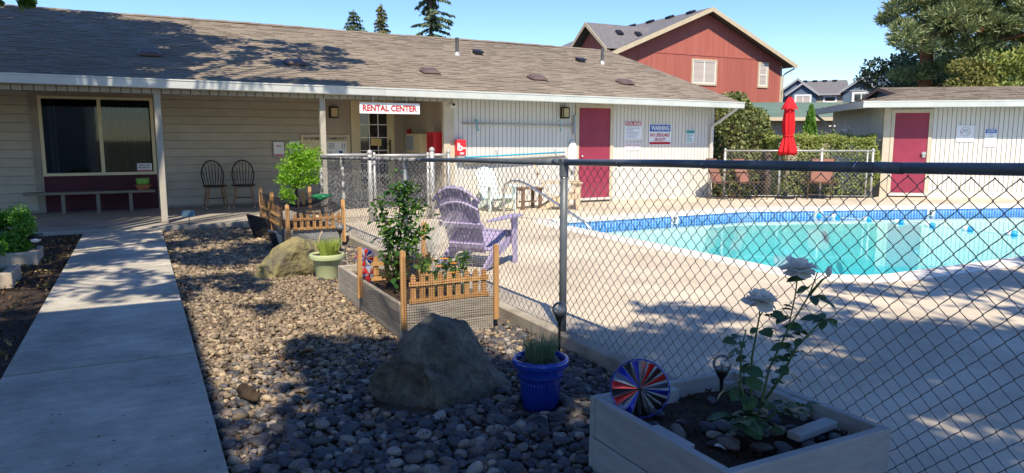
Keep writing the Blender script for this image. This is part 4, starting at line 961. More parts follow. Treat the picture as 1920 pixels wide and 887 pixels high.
# ---------------------------------------------------------------- garden objects
def bed(name,label,x0,y0,x1,y1,z0,z1,mat_,t=.038,rows=2,gap=.004):
    b=thing(name,label,'planter',((x0+x1)/2,(y0+y1)/2,z0)); h=(z1-z0)/rows
    for r in range(rows):
        za,zb=z0+r*h,z0+(r+1)*h-gap; j=lambda:random.uniform(-.004,.004)
        for lo,hi in (((x0,y0+j(),za),(x1,y0+t,zb)),((x0,y1-t,za),(x1,y1+j(),zb)),((x0+j(),y0+t+.001,za),(x0+t,y1-t-.001,zb)),((x1-t,y0+t+.001,za),(x1+j(),y1-t-.001,zb))):
            q=MB(); q.box(lo,hi); q.build('plank',mat_,b,world=True,bevel=.003)
    for cx,cy in ((x0+t+.045,y0+t+.02),(x1-t-.045,y0+t+.02),(x0+t+.045,y1-t-.02),(x1-t-.045,y1-t-.02)):
        q=MB(); q.cbox((cx,cy,(z0+z1)/2-.02),(.088,.036,z1-z0-.045)); q.build('corner_block',mat_,b,world=True,bevel=.003)
    n=26; X,Y=np.meshgrid(np.linspace(x0+t,x1-t,n),np.linspace(y0+t,y1-t,n)); Z=np.array([[mnoise.noise(Vector((p*7,q_*7,1)))*.018+mnoise.noise(Vector((p*22,q_*22,4)))*.008 for p,q_ in zip(r1,r2)] for r1,r2 in zip(X,Y)])+z1-.085
    V=np.stack([X.ravel(),Y.ravel(),Z.ravel()],1); i=np.arange((n-1)*n).reshape(n-1,n)[:,:-1].ravel()
    meshnp('soil',V,np.stack([i,i+1,i+n+1,i+n],1),m_soil,b,world=True,smooth=True)
    k=int(900*(x1-x0)*(y1-y0)); C=np.stack([rng.uniform(x0+t,x1-t,k),rng.uniform(y0+t,y1-t,k),rng.uniform(z1-.085,z1-.062,k)],1)
    V,F,r=leafquads(C,.022,bias=.6,aspect=.5); tag(meshnp('bark_crumbs',V,F,m_mulch,b,world=True,rnd=r*.4),kind='stuff')
    return b
bed1=bed('raised_bed','grey painted square planter box with roses at the front right',1.755,1.76,2.63,2.63,-.10,.28,m_gwoodh)
bed2=bed('raised_bed','long weathered planter box with picket trim behind the big dark boulder',1.68,5.05,2.44,7.0,-.10,.20,m_wwood)
bed3=bed('raised_bed','far netted planter box holding the vine tree beside the porch',1.73,10.02,2.48,12.15,-.10,.20,m_gwoodh)
# loose board scraps in bed1 + inner blocks
q=MB(); q.cbox((2.40,1.95,.245),(.26,.06,.03),rz=.12); q.build('loose_board',m_gwoodh,bed1,world=True,bevel=.002)
q=MB(); q.box((1.795,2.02,.215),(1.835,2.24,.268)); q.build('inner_batten',m_gwoodh,bed1,world=True,bevel=.003)
q=MB(); q.box((1.80,2.53,.12),(1.98,2.590,.272)); q.box((1.985,2.54,.12),(2.20,2.588,.262)); q.build('inner_batten',m_gwoodh,bed1,world=True,bevel=.003)
q=MB(); q.box((2.545,2.12,.12),(2.588,2.22,.270)); q.box((2.545,2.224,.12),(2.588,2.33,.272)); q.build('inner_batten',m_gwoodh,bed1,world=True,bevel=.003)
for i in range(34):
    x,y=(random.uniform(1.98,2.50),random.uniform(1.86,2.22)) if i<27 else (random.uniform(1.85,2.5),random.uniform(2.2,2.5))
    s_=random.uniform(.020,.042)
    o=bpy.data.objects.new('pebble',pv[i%6]); COL.objects.link(o); o.parent=bed1; o.location=MW[bed1.name].inverted()@Vector((x,y,.205+s_*.35)); o.scale=(s_*random.uniform(.9,1.3),s_,s_); o.rotation_euler=(random.gauss(0,.2),random.gauss(0,.2),random.uniform(0,6.3))
# rose plant
rose=thing('rose_bush','leafy rose bush with two white blooms in the front planter','plant',(2.215,2.08,.2))
canes=[[(2.215,2.08,.19),(2.225,2.07,.33),(2.245,2.05,.5),(2.305,2.02,.66),(2.395,2.0,.80),(2.425,1.99,.895)],
       [(2.215,2.08,.19),(2.185,2.08,.35),(2.165,2.07,.55),(2.185,2.06,.72),(2.245,2.05,.80)],
       [(2.225,2.07,.33),(2.285,2.02,.47),(2.315,1.98,.60),(2.415,1.95,.70),(2.485,1.93,.70)],
       [(2.185,2.08,.30),(2.105,2.07,.44),(2.095,2.06,.60),(2.105,2.05,.68)],
       [(2.215,2.08,.22),(2.275,2.02,.33),(2.355,1.96,.36)],[(2.195,2.08,.22),(2.115,2.04,.32),(2.035,2.02,.33)],[(2.395,2.0,.80),(2.455,1.99,.86),(2.485,1.985,.875)]]
for c_ in canes: q=MB(); k=len(c_); q.tube(c_,[.0065-.004*i/(k-1) for i in range(k)],6); q.build('cane',m_stem,rose,world=True,smooth=True)
def leafmesh(name,L,W_,fold=.25,curl=.18,mat=m_leaf_rose):
    q=MB(); n=5; 
    for i in range(n+1):
        t=i/n; wd=W_*math.sin(PI*min(1,t*.92+.06))**.8*.5*(1 if 0<i<n else .08); z=-curl*L*t*t
        q.v+=[(-wd,t*L,z+fold*wd),(0,t*L,z),(wd,t*L,z+fold*wd)]
    q.r=[.5]*len(q.v); 
    for i in range(n):
        b=i*3; q.f+=[(b,b+1,b+4,b+3),(b+1,b+2,b+5,b+4)]; q.m+=[0,0]
    me=bpy.data.meshes.new(name); me.from_pydata(q.v,[],q.f); me.materials.append(mat); me.polygons.foreach_set('use_smooth',[True]*len(me.polygons)); return me
rl=leafmesh('leaf',.066,.043); 
def addleaf(me,parent,pos,yaw,pitch,roll,s):
    o=bpy.data.objects.new('leaf',me); COL.objects.link(o); o.parent=parent; o.location=MW[parent.name].inverted()@Vector(pos); o.rotation_euler=(pitch,roll,yaw); o.scale=(s,s,s); return o
def along(c_,t):
    k=len(c_)-1; x=min(t*k,k-1e-6); i=int(x); return Vector(c_[i]).lerp(Vector(c_[i+1]),x-i)
for ci,(c_,n,t0) in enumerate(zip(canes[:6],(11,10,9,8,14,16),(.25,.2,.25,.2,.2,.2))):
    for i in range(n):
        t=t0+(1-t0-.03)*(i+random.random()*.6)/n; p=along(c_,t); y0=random.uniform(0,6.28)
        # a leaf stalk carries a group of leaflets
        for dy,dl,s in ((0,.035,1.15),(1.0,.02,.85),(-1.0,.02,.85)):
            if s<1 and random.random()<.35: continue
            dr=Vector((-math.sin(y0+dy*.5),math.cos(y0+dy*.5),random.uniform(-.2,.3))); addleaf(rl,rose,p+dr*dl,y0+dy,random.uniform(-.6,.3),random.uniform(-.6,.6),s*random.uniform(.7,1.15))
def bloom(cx,cy,cz,r,seed):
    rr=random.Random(seed); q=MB()
    for ringi,(n,rad,tilt_,L) in enumerate(((6,.25,-.15,.85),(7,.25,.4,1.0),(7,.2,.8,.9),(6,.12,1.1,.72),(4,.05,1.35,.5))):
        for i in range(n):
            a=2*PI*(i+rr.random()*.4)/n+ringi; b=tilt_+rr.uniform(-.18,.18); l=L*r*rr.uniform(.85,1.1); wd=l*.95; vs=[]
            for ti in range(4):
                t=ti/3; wv_=wd*(.4,1.0,1.2,.95)[ti]*.5; rad_=rad*r*.5+l*t*math.cos(b)*(1-.1*t); zz=l*t*math.sin(b)-(.25*l*t*t if b<.9 else 0)+rr.uniform(-.05,.05)*l
                for sgn in (-1,0,1):
                    x=rad_; yy=sgn*wv_; vs.append((cx+x*math.cos(a)-yy*math.sin(a),cy+x*math.sin(a)+yy*math.cos(a),cz+zz+abs(sgn)*.12*l))
            q._add(vs,[(3*i_+j,3*i_+j+1,3*i_+j+4,3*i_+j+3) for i_ in range(3) for j in range(2)])
    q.build('bloom',m_petal,rose,world=True,smooth=True)
    q=MB(); q.lathe([(.004,-.03),(.012,-.015),(.014,.0),(.0,.01)],(cx,cy,cz),8); q.build('calyx',m_stem,rose,world=True,smooth=True)
bloom(2.33,2.005,.905,.070,1); bloom(2.16,2.035,.79,.065,5)
q=MB(); q.tube([(2.305,2.02,.66),(2.325,2.01,.8),(2.33,2.005,.90)],.003,5); q.tube([(2.185,2.06,.72),(2.165,2.04,.80)],.003,5); q.build('cane',m_stem,rose,world=True)
q=MB(); q.lathe([(.003,-.02),(.012,-.006),(.013,.008),(.004,.026)],(2.485,1.985,.89),8); q.build('bud',m_petal,rose,world=True,smooth=True)
# solar globe lights
def globe(label,x,y,z,base_z,r,group='solar globe lights'):
    t=thing('solar_globe_light',label,'garden light',(x,y,base_z),0,group)
    V,F=ico(3); meshnp('globe',V*r+np.array([x,y,z]),F,m_clear,t,world=True,smooth=True)
    q=MB(); q.lathe([(r*.80,-r*.58),(r*.72,-r*.8),(r*.45,-r*1.35),(r*.22,-r*1.7),(r*.2,-r*2.2)],(x,y,z),14); q.build('collar',m_black,t,world=True,smooth=True)
    q=MB(); q.lathe([(0,-r*.56),(r*.76,-r*.56),(r*.76,-r*.45),(0,-r*.45)],(x,y,z),14); q.build('solar_cell',m_solar,t,world=True)
    q=MB(); q.tube([(x,y,base_z),(x,y,z-r*1.3)],r*.17,8); q.build('stake',m_black,t,world=True)
    q=MB(); q.lathe([(r*.1,-r*.45),(r*.25,-r*.1),(r*.18,r*.3),(0,r*.4)],(x,y,z),10); q.build('bulb',m_foil_s,t,world=True,smooth=True)
globe('clear solar globe light standing behind the rose bush in the front planter',2.345,2.42,.40,.24,.045)
globe('clear solar globe light behind the blue pot by the curb',2.48,4.1,.285,-.08,.052)
globe('clear solar globe light standing behind the green pot',2.30,9.4,.285,-.08,.055)
# pinwheel
def pinwheel(name,label,c_,r,nrm,bz,n=20,cols=None):
    t=thing(name,label,'pinwheel',(c_[0],c_[1],bz)); d,u_,v_=basis(nrm); C=Vector(c_)
    q=MB(); q.tube([C+(u_*math.cos(a)+v_*math.sin(a))*r for a in np.linspace(0,2*PI,49)],r*.022,6,cap=False); q.build('rim',m_foil_b,t,world=True,smooth=True)
    for i in range(n):
        a=2*PI*i/n; b=a+2*PI/n*.80; mt=cols(a+.15)
        p0=C+d*.004; p1=C+(u_*math.cos(a)+v_*math.sin(a))*r*.97+d*.016; p2=C+(u_*math.cos(b)+v_*math.sin(b))*r*.97-d*.010; pm=C+(u_*math.cos((a+b)/2)+v_*math.sin((a+b)/2))*r*.55+d*.010
        q=MB(); q._add([p0,p1,pm,p2],[(0,1,2),(0,2,3),(1,3,2)]); q.build('vane',mt,t,world=True)
    q=MB(); q.tube([C-d*.012,C+d*.022],r*.075,10); q.build('hub',m_black,t,world=True)
    q=MB(); q.tube([(c_[0],c_[1]+.0,bz),C-d*.012],.005,6); q.build('stake',m_black,t,world=True)
    return t
def flagcols(a):
    a=a%(2*PI); k=int(a/(2*PI)*20)
    if k%2==1: return m_black if k%4==3 else m_foil_d
    return (m_foil_r,m_foil_b,m_foil_b,m_foil_r,m_foil_r,m_foil_b,m_black,m_black,m_foil_b,m_foil_r)[(k//2)%10]
m_foil_d=M('dark_foil',(.12,.13,.17),(.30,.31,.36),6,.2,metal=.6)
pinwheel('pinwheel','large red white and blue foil pinwheel on the front planter corner',(1.882,2.43,.352),.127,(-.55,-.80,.12),.15,20,flagcols)
pinwheel('pinwheel','small red and blue pinwheel at the far end of the long planter',(1.83,6.55,.33),.085,(-.3,-.9,.1),.12,12,lambda a:(m_foil_r,m_foil_b,m_foil_s)[int(a*2)%3])
pinwheel('pinwheel','small blue rimmed pinwheel low in the long planter behind the stake',(1.80,6.30,.22),.075,(-.4,-.85,.1),.12,12,lambda a:(m_foil_r,m_foil_s)[int(a*3)%2])
# boulders
V,F=rock2((.48,.36,.475),102,amp=.05,cr=3); V[:,0]*=-1; F=F[:,::-1]; zc=.31+.05*V[:,0]; V[:,2]=np.where(V[:,2]>zc,zc+(V[:,2]-zc)*.5,V[:,2])
b1=tag(meshnp('boulder',V+np.array([1.545,3.90,.02]),F,m_rockd,smooth=True),'large dark pointed boulder on the pebbles beside the blue pot','boulder')
V,F=rock2((.40,.29,.36),104,sub=5,amp=.06)
b2=tag(meshnp('boulder',V+np.array([1.40,8.22,.05]),F,m_rocky,smooth=True),'yellowish mossy boulder beside the green pot','boulder')
# pots
def pot(name,label,c_,prof,mat,n=36,soilz=None,soilr=0,rib=0):
    t=thing(name,label,'pot',c_); q=MB(); q.lathe(prof,c_,n,cap=False); b=len(q.v)
    q.build('pot_body',mat,t,world=True,smooth=True)
    q=MB(); q.lathe([(0,soilz),(soilr,soilz)],c_,24,cap=False); q.build('soil',m_soil,t,world=True); return t
BP=(1.945,3.42,-.085)
bp=pot('blue_flower_pot','glossy cobalt blue pot with braided band holding lavender',BP,[(.0,.0),(.095,.0),(.100,.02),(.125,.24),(.128,.245),(.150,.25),(.160,.262),(.161,.287),(.154,.299),(.146,.300),(.140,.292),(.134,.25),(.128,.20)],m_bpot,48,.265,.134)
for s_ in (0,1):   # braid: two strands wound round each other
    q=MB(); q.tube([(BP[0]+(.1215+.004*math.cos(28*a+PI*s_))*math.cos(a),BP[1]+(.1215+.004*math.cos(28*a+PI*s_))*math.sin(a),BP[2]+.205+.012*math.sin(28*a+PI*s_)) for a in np.linspace(0,2*PI,240)],.006,5,cap=False); q.build('braid',m_bpot,bp,world=True,smooth=True)
q=MB()
for i in range(40):
    a=2*PI*i/40; q.tube([(BP[0]+r_*math.cos(a),BP[1]+r_*math.sin(a),BP[2]+z) for r_,z in ((.098,.01),(.112,.15),(.116,.175))],.0035,4)
tag(q.build('flutes',m_bpot,bp,world=True,smooth=True),kind='stuff')
def blades(n,c_,r,h,w_,spread,seed=0,lean=(0,0)):
    rr=np.random.default_rng(seed); Vs=[];Fs=[];rs=[]
    for i in range(n):
        a=rr.uniform(0,6.28); r0=r*math.sqrt(rr.random()); b=np.array([c_[0]+r0*math.cos(a),c_[1]+r0*math.sin(a),c_[2]]); H=h*rr.uniform(.55,1.1); sp=spread*rr.uniform(.2,1); a2=a+rr.normal(0,.8)
        d=np.array([math.cos(a2)*sp+lean[0],math.sin(a2)*sp+lean[1],0]); s_=np.array([-math.sin(a2+1),math.cos(a2+1),0])*w_*.5; pts=[b,b+d*.35*H+np.array([0,0,.5*H]),b+d*H+np.array([0,0,H])]
        k=len(Vs)*5; Vs.append(np.array([pts[0]-s_,pts[0]+s_,pts[1]-s_*.9,pts[1]+s_*.9,pts[2]])); Fs+=[[k,k+1,k+3],[k,k+3,k+2],[k+2,k+3,k+4]]; rs+=[rr.random()]*5
    return np.concatenate(Vs),np.array(Fs),rs
lav=thing('lavender_plant','bushy grey green lavender growing in the blue pot','plant',(BP[0],BP[1],.18))
V,F,r=blades(520,(BP[0]+.01,BP[1]+.02,.17),.075,.17,.0045,.45,2); tag(meshnp('foliage',V,F,m_lav,lav,world=True,rnd=r),kind='stuff')
V,F,r=blades(26,(BP[0],BP[1]+.03,.20),.07,.27,.002,.35,3); tag(meshnp('flower_stalks',V,F,m_lav,lav,world=True,rnd=r),kind='stuff')
for i in range(9):
    a=i*.7; s_=random.uniform(.018,.028); o=bpy.data.objects.new('pebble',pv[i%6]); COL.objects.link(o); o.parent=bp; o.location=(.095*math.cos(a),.095*math.sin(a),.275); o.scale=(s_,)*3
GP=(1.755,7.78,-.08)
gp=pot('green_flower_pot','sage green plastic pot with wide rim and bright grassy plant',GP,[(.0,.0),(.115,.0),(.12,.02),(.150,.215),(.155,.22),(.185,.222),(.188,.232),(.188,.275),(.183,.283),(.172,.283),(.168,.25)],m_gpot,36,.262,.17)
yg=thing('grassy_plant','bright yellow green feathery plant growing in the green pot','plant',(GP[0],GP[1],.18))
V,F,r=blades(420,(GP[0]+.02,GP[1],.17),.09,.20,.009,.45,7); tag(meshnp('foliage',V,F,m_ygrass,yg,world=True,rnd=r),kind='stuff')
q=MB(); q.tube([(GP[0]-.07,GP[1],.18),(GP[0]-.085,GP[1],.33),(GP[0]-.06,GP[1],.42),(GP[0]-.04,GP[1],.445)],.006,6); q.build('dry_stalk',m_tan,yg,world=True,smooth=True)
# stakes, pickets and netting of the planters
def stake(parent,x,y,z0,z1,w_=.040,t=.022,rz=0,lean=0):
    q=MB(); q.box((-w_/2,-t/2,z0),(w_/2,t/2,z1-.012)); b=len(q.v); q._add([(-w_/2,-t/2,z1-.012),(w_/2,-t/2,z1-.012),(w_/2,t/2,z1-.012),(-w_/2,t/2,z1-.012),(0,-t/2,z1),(0,t/2,z1)],[(0,1,4),(2,3,5),(1,2,5,4),(3,0,4,5)])
    mt=Matrix.Translation((x,y,0))@Matrix.Rotation(rz,4,'Z')@Matrix.Rotation(lean,4,'Y'); q.v=[tuple(mt@Vector(p)) for p in q.v]; return q.build('stake',m_orange,parent,world=True)
def picket_panel(label,p,q_,z0,n,h=.24,group='picket edging'):
    p=Vector(p);q_=Vector(q_); d=(q_-p); L=d.length; d.normalize(); nn=Vector((d.y,-d.x,0))
    t=thing('picket_edging',label,'picket fence',(p+q_)/2+Vector((0,0,z0)),0,group)
    st=None
    for i in range(n):
        c_=p+d*(L*(i+.5)/n); wd=.044
        m=MB(); pts=[(-wd/2,0),(wd/2,0),(wd/2,h*.88),(wd*.28,h*.96),(0,h),(-wd*.28,h*.96),(-wd/2,h*.88)]
        m.prism([c_+d*a_+Vector((0,0,z0+b_+random.uniform(-.003,.003)))+nn*.0 for a_,b_ in pts],nn*-.010); m.build('picket',m_orange,t,world=True,fixn=True)
    for zz in (.035,.165):
        m=MB(); m.bar(p+nn*.006+Vector((0,0,z0+zz)),q_+nn*.006+Vector((0,0,z0+zz)),.011,.032); m.build('rail',m_orange,t,world=True)
def netting(name,parent,P,U,W_,V_,Hh,sp,r=.0011,mat=m_net,sag=0):
    P=Vector(P);U=Vector(U).normalized();V_=Vector(V_).normalized(); q=MB(); n=U.cross(V_)
    def pt(a,b): return P+U*a+V_*b+n*(.006*math.sin(a*9)+.006*math.sin(b*11+a*5))-Vector((0,0,sag*4*(a/W_)*(1-a/W_)))
    k=int(W_/sp); m_=int(Hh/sp)
    for i in range(k+1):
        q.tube([pt(i*sp,Hh*j/6) for j in range(7)],r,3,cap=False)
    for j in range(m_+1):
        q.tube([pt(W_*i/8,j*sp) for i in range(9)],r,3,cap=False)
    return tag(q.build(name,mat,parent,world=True),kind='stuff')
for x,y,z0,z1,l in ((1.685,5.02,.02,.62,0),(2.44,5.0,.02,.62,.0),(1.655,6.12,.05,.50,0.02),(2.36,6.4,.1,.66,0)): stake(bed2,x,y,z0,z1,lean=l)
picket_panel('orange picket edging along the near side of the long planter',(1.74,5.06,0),(2.40,5.06,0),.185,9)
picket_panel('orange picket edging across the middle of the long planter',(1.74,6.05,0),(2.32,6.05,0),.185,6)
nt2=netting('front_netting',bed2,(1.68,5.0,-.02),(1,0,0),.77,(0,0,1),.60,.019)
netting('side_netting',bed2,(1.655,6.1,-.01),(0,-1,0),1.08,(0,0,1),.26,.019)
for x,y,z0,z1,l in ((1.74,9.99,-.02,.56,0),(1.72,11.1,-.02,.66,0),(1.72,12.2,-.02,.68,0),(2.50,10.0,.0,.60,0),(2.48,12.1,.0,.66,0),(2.2,11.2,.1,.66,0)): stake(bed3,x,y,z0,z1,.05)
picket_panel('orange picket edging along the near side of the far planter',(1.80,9.99,0),(2.48,9.99,0),.185,8)
picket_panel('weathered picket edging along the left side of the far planter',(1.70,12.1,0),(1.70,10.15,0),.20,14,.30)
netting('front_netting',bed3,(1.72,9.965,-.05),(1,0,0),.78,(0,0,1),.56,.022,.0014)
netting('side_netting',bed3,(1.695,12.15,.1),(0,-1,0),2.15,(0,0,1),.5,.03,.0014)
netting('top_netting',bed3,(1.72,9.97,.50),(1,0,0),.78,(0,1,.03),2.2,.022,.0016,sag=.10)
def leanpanel(label,x,y,w_,h):
    t=thing('solar_panel',label,'solar panel',(x,y,-.08)); T=Matrix.Translation((x,y,-.06))@Matrix.Rotation(R(-78),4,'Z')@Matrix.Rotation(R(16),4,'X')  # framed solar panel tilted back beside the planter
    q=MB(); q.box((-w_/2,-.01,0),(w_/2,.01,h)); q.v=[tuple(T@Vector(p)) for p in q.v]; q.build('cell',m_solar,t,world=True)
    for lo,hi in (((-w_/2-.012,-.014,-.01),(-w_/2,.014,h+.012)),((w_/2,-.014,-.01),(w_/2+.012,.014,h+.012)),((-w_/2,-.014,h),(w_/2,.014,h+.012))):
        q=MB(); q.box(lo,hi); q.v=[tuple(T@Vector(p)) for p in q.v]; q.build('frame_bar',m_galv if w_<.3 else m_black,t,world=True)
leanpanel('larger black solar panel leaning on the left side of the far planter',1.60,11.2,.75,.36); leanpanel('small silver framed solar panel leaning near the far planter corner',1.64,10.25,.28,.24)
# bushes in the long planter
bush=thing('photinia_bush','upright dark leafy bush growing in the long planter','plant',(1.95,5.95,.12))
stems=[[(1.95,5.95,.1),(1.95,5.94,.5),(1.97,5.92,.85),(1.96,5.9,1.15)],[(1.95,5.95,.1),(1.87,5.9,.45),(1.83,5.88,.75)],[(1.95,5.95,.1),(2.03,5.92,.5),(2.07,5.9,.80),(2.16,5.88,.9)],[(1.95,5.95,.3),(1.86,5.98,.7),(1.78,5.95,.95)],[(1.96,5.94,.5),(2.02,5.9,.9),(2.04,5.88,1.06)],[(1.95,5.94,.3),(2.08,5.9,.55),(2.2,5.88,.66)]]
for c_ in stems: q=MB(); q.tube(c_,[.009-.006*i/(len(c_)-1) for i in range(len(c_))],5); q.build('stem',m_bark,bush,world=True,smooth=True)
bl_=leafmesh('leaf',.068,.038,.3,.15,m_leaf_d); bl2=leafmesh('leaf',.05,.028,.3,.15,m_leaf_vine)
cnt=0
for c_,n in zip(stems,(100,56,52,34,40,18)):
    for i in range(n):
        t=random.uniform(.15,1); p=along(c_,t)+Vector((random.gauss(0,.065),random.gauss(0,.065),random.gauss(0,.03)))*(1.25-.6*t); tip=(t>.93) 
        addleaf(bl2 if tip and random.random()<.6 else bl_,bush,p,random.uniform(0,6.28),random.uniform(-.5,.7),random.uniform(-.5,.5),random.uniform(.7,1.2))
C=np.concatenate([ballpts(along(c_,t),(.10,.10,.08),22,.2) for c_ in stems for t in (.25,.4,.55,.7,.85)])
tag(foliage('inner_foliage',C,.05,m_leaf_d,bush,aspect=.55),kind='stuff')
mg=thing('marigold_plant','low leafy plant with orange flowers right of the dark bush','plant',(2.22,5.45,.12))
C=np.concatenate([ballpts((x,y,z),(.10,.10,.09),70,.2) for x,y,z in ((2.12,5.5,.32),(2.2,5.45,.40),(2.28,5.45,.34),(2.06,5.6,.40),(2.33,5.4,.44),(2.18,5.35,.28))])
tag(foliage('foliage',C,.042,m_leaf_d,mg,aspect=.6),kind='stuff')
q=MB(); 
for x,y in ((2.12,5.5),(2.2,5.45),(2.28,5.45),(2.33,5.4)): q.tube([(x,y,.1),(x,y,.36)],.004,5)
q.build('stem',m_stem,mg,world=True)
for x,y,z in ((2.17,5.40,.46),(2.24,5.38,.42),(2.21,5.36,.35),(2.13,5.42,.40)):
    q=MB(); 
    for i in range(9):
        a=i*.7; q._add([(x,y,z),(x+.028*math.cos(a-.3),y+.028*math.sin(a-.3),z+.008),(x+.034*math.cos(a),y+.034*math.sin(a),z+.002),(x+.028*math.cos(a+.3),y+.028*math.sin(a+.3),z+.008)],[(0,1,2,3)])
    q.build('flower',m_orangef,mg,world=True)
sg_=thing('silver_grass','pale silvery grass clump between the dark bush and purple chair','plant',(2.35,6.5,.1))
V,F,r=blades(260,(2.32,6.55,.12),.12,.62,.006,.55,12,(.15,-.1)); tag(meshnp('foliage',V,F,m_silver,sg_,world=True,rnd=r),kind='stuff')
# the vine tree
vt=thing('vine_tree','bright green feathery vine tree in the far netted planter','tree',(2.02,10.9,.1))
q=MB(); q.tube([(2.03,10.85,.1),(2.05,10.85,.45),(2.04,10.85,.75),(2.07,10.85,1.0),(2.1,10.85,1.2)],[.022,.02,.018,.014,.008],8); q.tube([(2.05,10.85,.6),(1.95,10.8,.8),(1.85,10.75,.9)],[.012,.009,.005],6); q.build('trunk',m_bark,vt,world=True,smooth=True)
cl=[((2.10,10.85,1.18),(.22,.22,.14),420),((1.98,10.8,1.02),(.24,.22,.15),420),((2.22,10.85,1.05),(.22,.22,.16),420),((2.30,10.9,1.22),(.16,.16,.10),200),((1.88,10.75,.86),(.16,.15,.12),260),((2.05,10.8,.82),(.18,.16,.13),260),((2.25,10.85,.86),(.15,.15,.12),180),((1.84,10.72,.66),(.08,.08,.12),110),((2.02,10.75,1.33),(.14,.12,.05),90),((1.95,10.75,.62),(.06,.06,.14),70)]
C=np.concatenate([ballpts(a_,b_,n,.25) for a_,b_,n in cl]); tag(foliage('crown',np.concatenate([C,C+rng.normal(size=C.shape)*.02]),.044,m_leaf_vine,vt,aspect=.42,bias=.35),kind='stuff')
for p,d in (((2.2,10.8,1.33),(.12,0,.10)),((2.0,10.8,1.36),(-.10,0,.08)),((2.33,10.85,1.28),(.12,0,.06)),((1.8,10.7,.80),(-.16,0,.02))):
    q=MB(); P=Vector(p); q.tube([P,P+Vector(d)*.6+Vector((0,0,.02)),P+Vector(d)],.003,4); q.build('shoot',m_leaf_vine,vt,world=True)
gp_=thing('green_plastic_bag','crumpled dark green plastic draped over the far planter netting','bag',(2.35,10.6,.55))
V,F=rock((.13,.10,.05),31,3,6,.35); meshnp('plastic_sheet',V+np.array([2.35,10.6,.60]),F,M('green_plastic',(.01,.12,.05),(.02,.17,.07),5,.3),gp_,world=True)
# left side block planters with round shrubs
def block_planter(label,x0,y0,x1,y1,h):
    t=thing('block_planter',label,'planter',((x0+x1)/2,(y0+y1)/2,-.05))
    for lo,hi in (((x0,y0,-.06),(x1,y0+.10,h)),((x1-.10,y0+.104,-.06),(x1,y1,h)),((x0,y1-.10,-.06),(x1-.104,y1,h-.01)),((x0,y0+.104,-.06),(x0+.1,y1-.104,h))):
        q=MB(); q.box(lo,hi); q.build('block',m_block,t,world=True,bevel=.008)
    q=MB(); q.quad((x0+.1,y0+.1,h-.06),(x1-.1,y0+.1,h-.06),(x1-.1,y1-.1,h-.06),(x0+.1,y1-.1,h-.06)); q.build('soil',m_soil,t,world=True)
block_planter('nearer concrete block planter at the left edge',-1.95,8.62,-1.20,9.25,.10)
block_planter('farther concrete block planter with the solar light on its corner',-1.85,9.95,-1.12,10.55,.12)
def shrub(label,c_,rad,n):
    t=thing('round_shrub',label,'shrub',(c_[0],c_[1],0)); q=MB()
    for i in range(7):
        a=i*.9; q.tube([(c_[0],c_[1],.0),(c_[0]+.1*math.cos(a),c_[1]+.1*math.sin(a),c_[2]*.6),(c_[0]+rad[0]*.6*math.cos(a),c_[1]+rad[1]*.6*math.sin(a),c_[2]+.1*math.sin(i))],[.012,.008,.004],5)
    q.build('stem',m_bark,t,world=True)
    ks=[]
    for i in range(16):
        d=rng.normal(size=3); d/=np.linalg.norm(d); p=np.array(c_)+d*np.array(rad)*.68; ks.append(ballpts(p,np.array(rad)*.42,n//16,.35))
    tag(foliage('foliage',np.concatenate(ks),.042,m_leaf_shrub,t,aspect=.6,bias=.3),kind='stuff')
shrub('nearer round green shrub in the left block planter',(-1.58,8.9,.28),(.30,.28,.26),5200)
shrub('farther round green shrub beside the left solar light',(-1.45,10.25,.36),(.34,.30,.33),6000)
sl=thing('solar_path_light','white faced solar light with dark cap on the left block planter','garden light',(-1.15,10.15,.1))
q=MB(); q.tube([(-1.15,10.15,.05),(-1.15,10.15,.22)],.010,8); q.build('stake',m_black,sl,world=True)
q=MB(); q.lathe([(.02,.21),(.055,.225),(.06,.25),(.055,.27)],(-1.15,10.15,0),16); q.build('lens',m_white,sl,world=True,smooth=True)
q=MB(); q.cbox((-1.15,10.15,.285),(.15,.12,.025),rx=.25); q.build('cap',m_solar,sl,world=True)
q=thing('stake_sign','small blue plaque on a thin stake at the porch edge','sign',(.68,13.1,0)); k=MB(); k.cbox((.68,13.1,.20),(.20,.012,.11),rx=-.3); k.build('plaque',M('blue_plaque',(.05,.12,.17),(.10,.20,.26),12,.5),q,world=True); k=MB(); k.tube([(.70,13.11,-.05),(.69,13.11,.16)],.005,6); k.build('stake',m_black,q,world=True)
# bench with pot
bn=thing('porch_bench','long low grey plank bench under the big window','bench',(-.78,16.1,.02))
q=MB(); q.box((-1.95,15.98,.385),(.26,16.28,.43)); q.build('seat',m_bench,bn,world=True,bevel=.004)
for x in (-1.32,-.74,-.18): q=MB(); q.box((x-.03,16.03,.02),(x+.03,16.23,.384)); q.build('leg',m_bench,bn,world=True)
pt=pot('stacked_pots','lime green bowl pot standing in a terracotta dish on the bench',(.05,16.12,.43),[(.0,.09),(.08,.09),(.115,.13),(.125,.23),(.118,.235),(.11,.2)],m_limeglaze,24,.21,.11)
q=MB(); q.lathe([(.0,.0),(.09,.0),(.10,.02),(.15,.10),(.145,.105),(.09,.05),(.0,.045)],(.05,16.12,.43),24,cap=False); q.build('saucer',m_terra,pt,world=True,smooth=True)
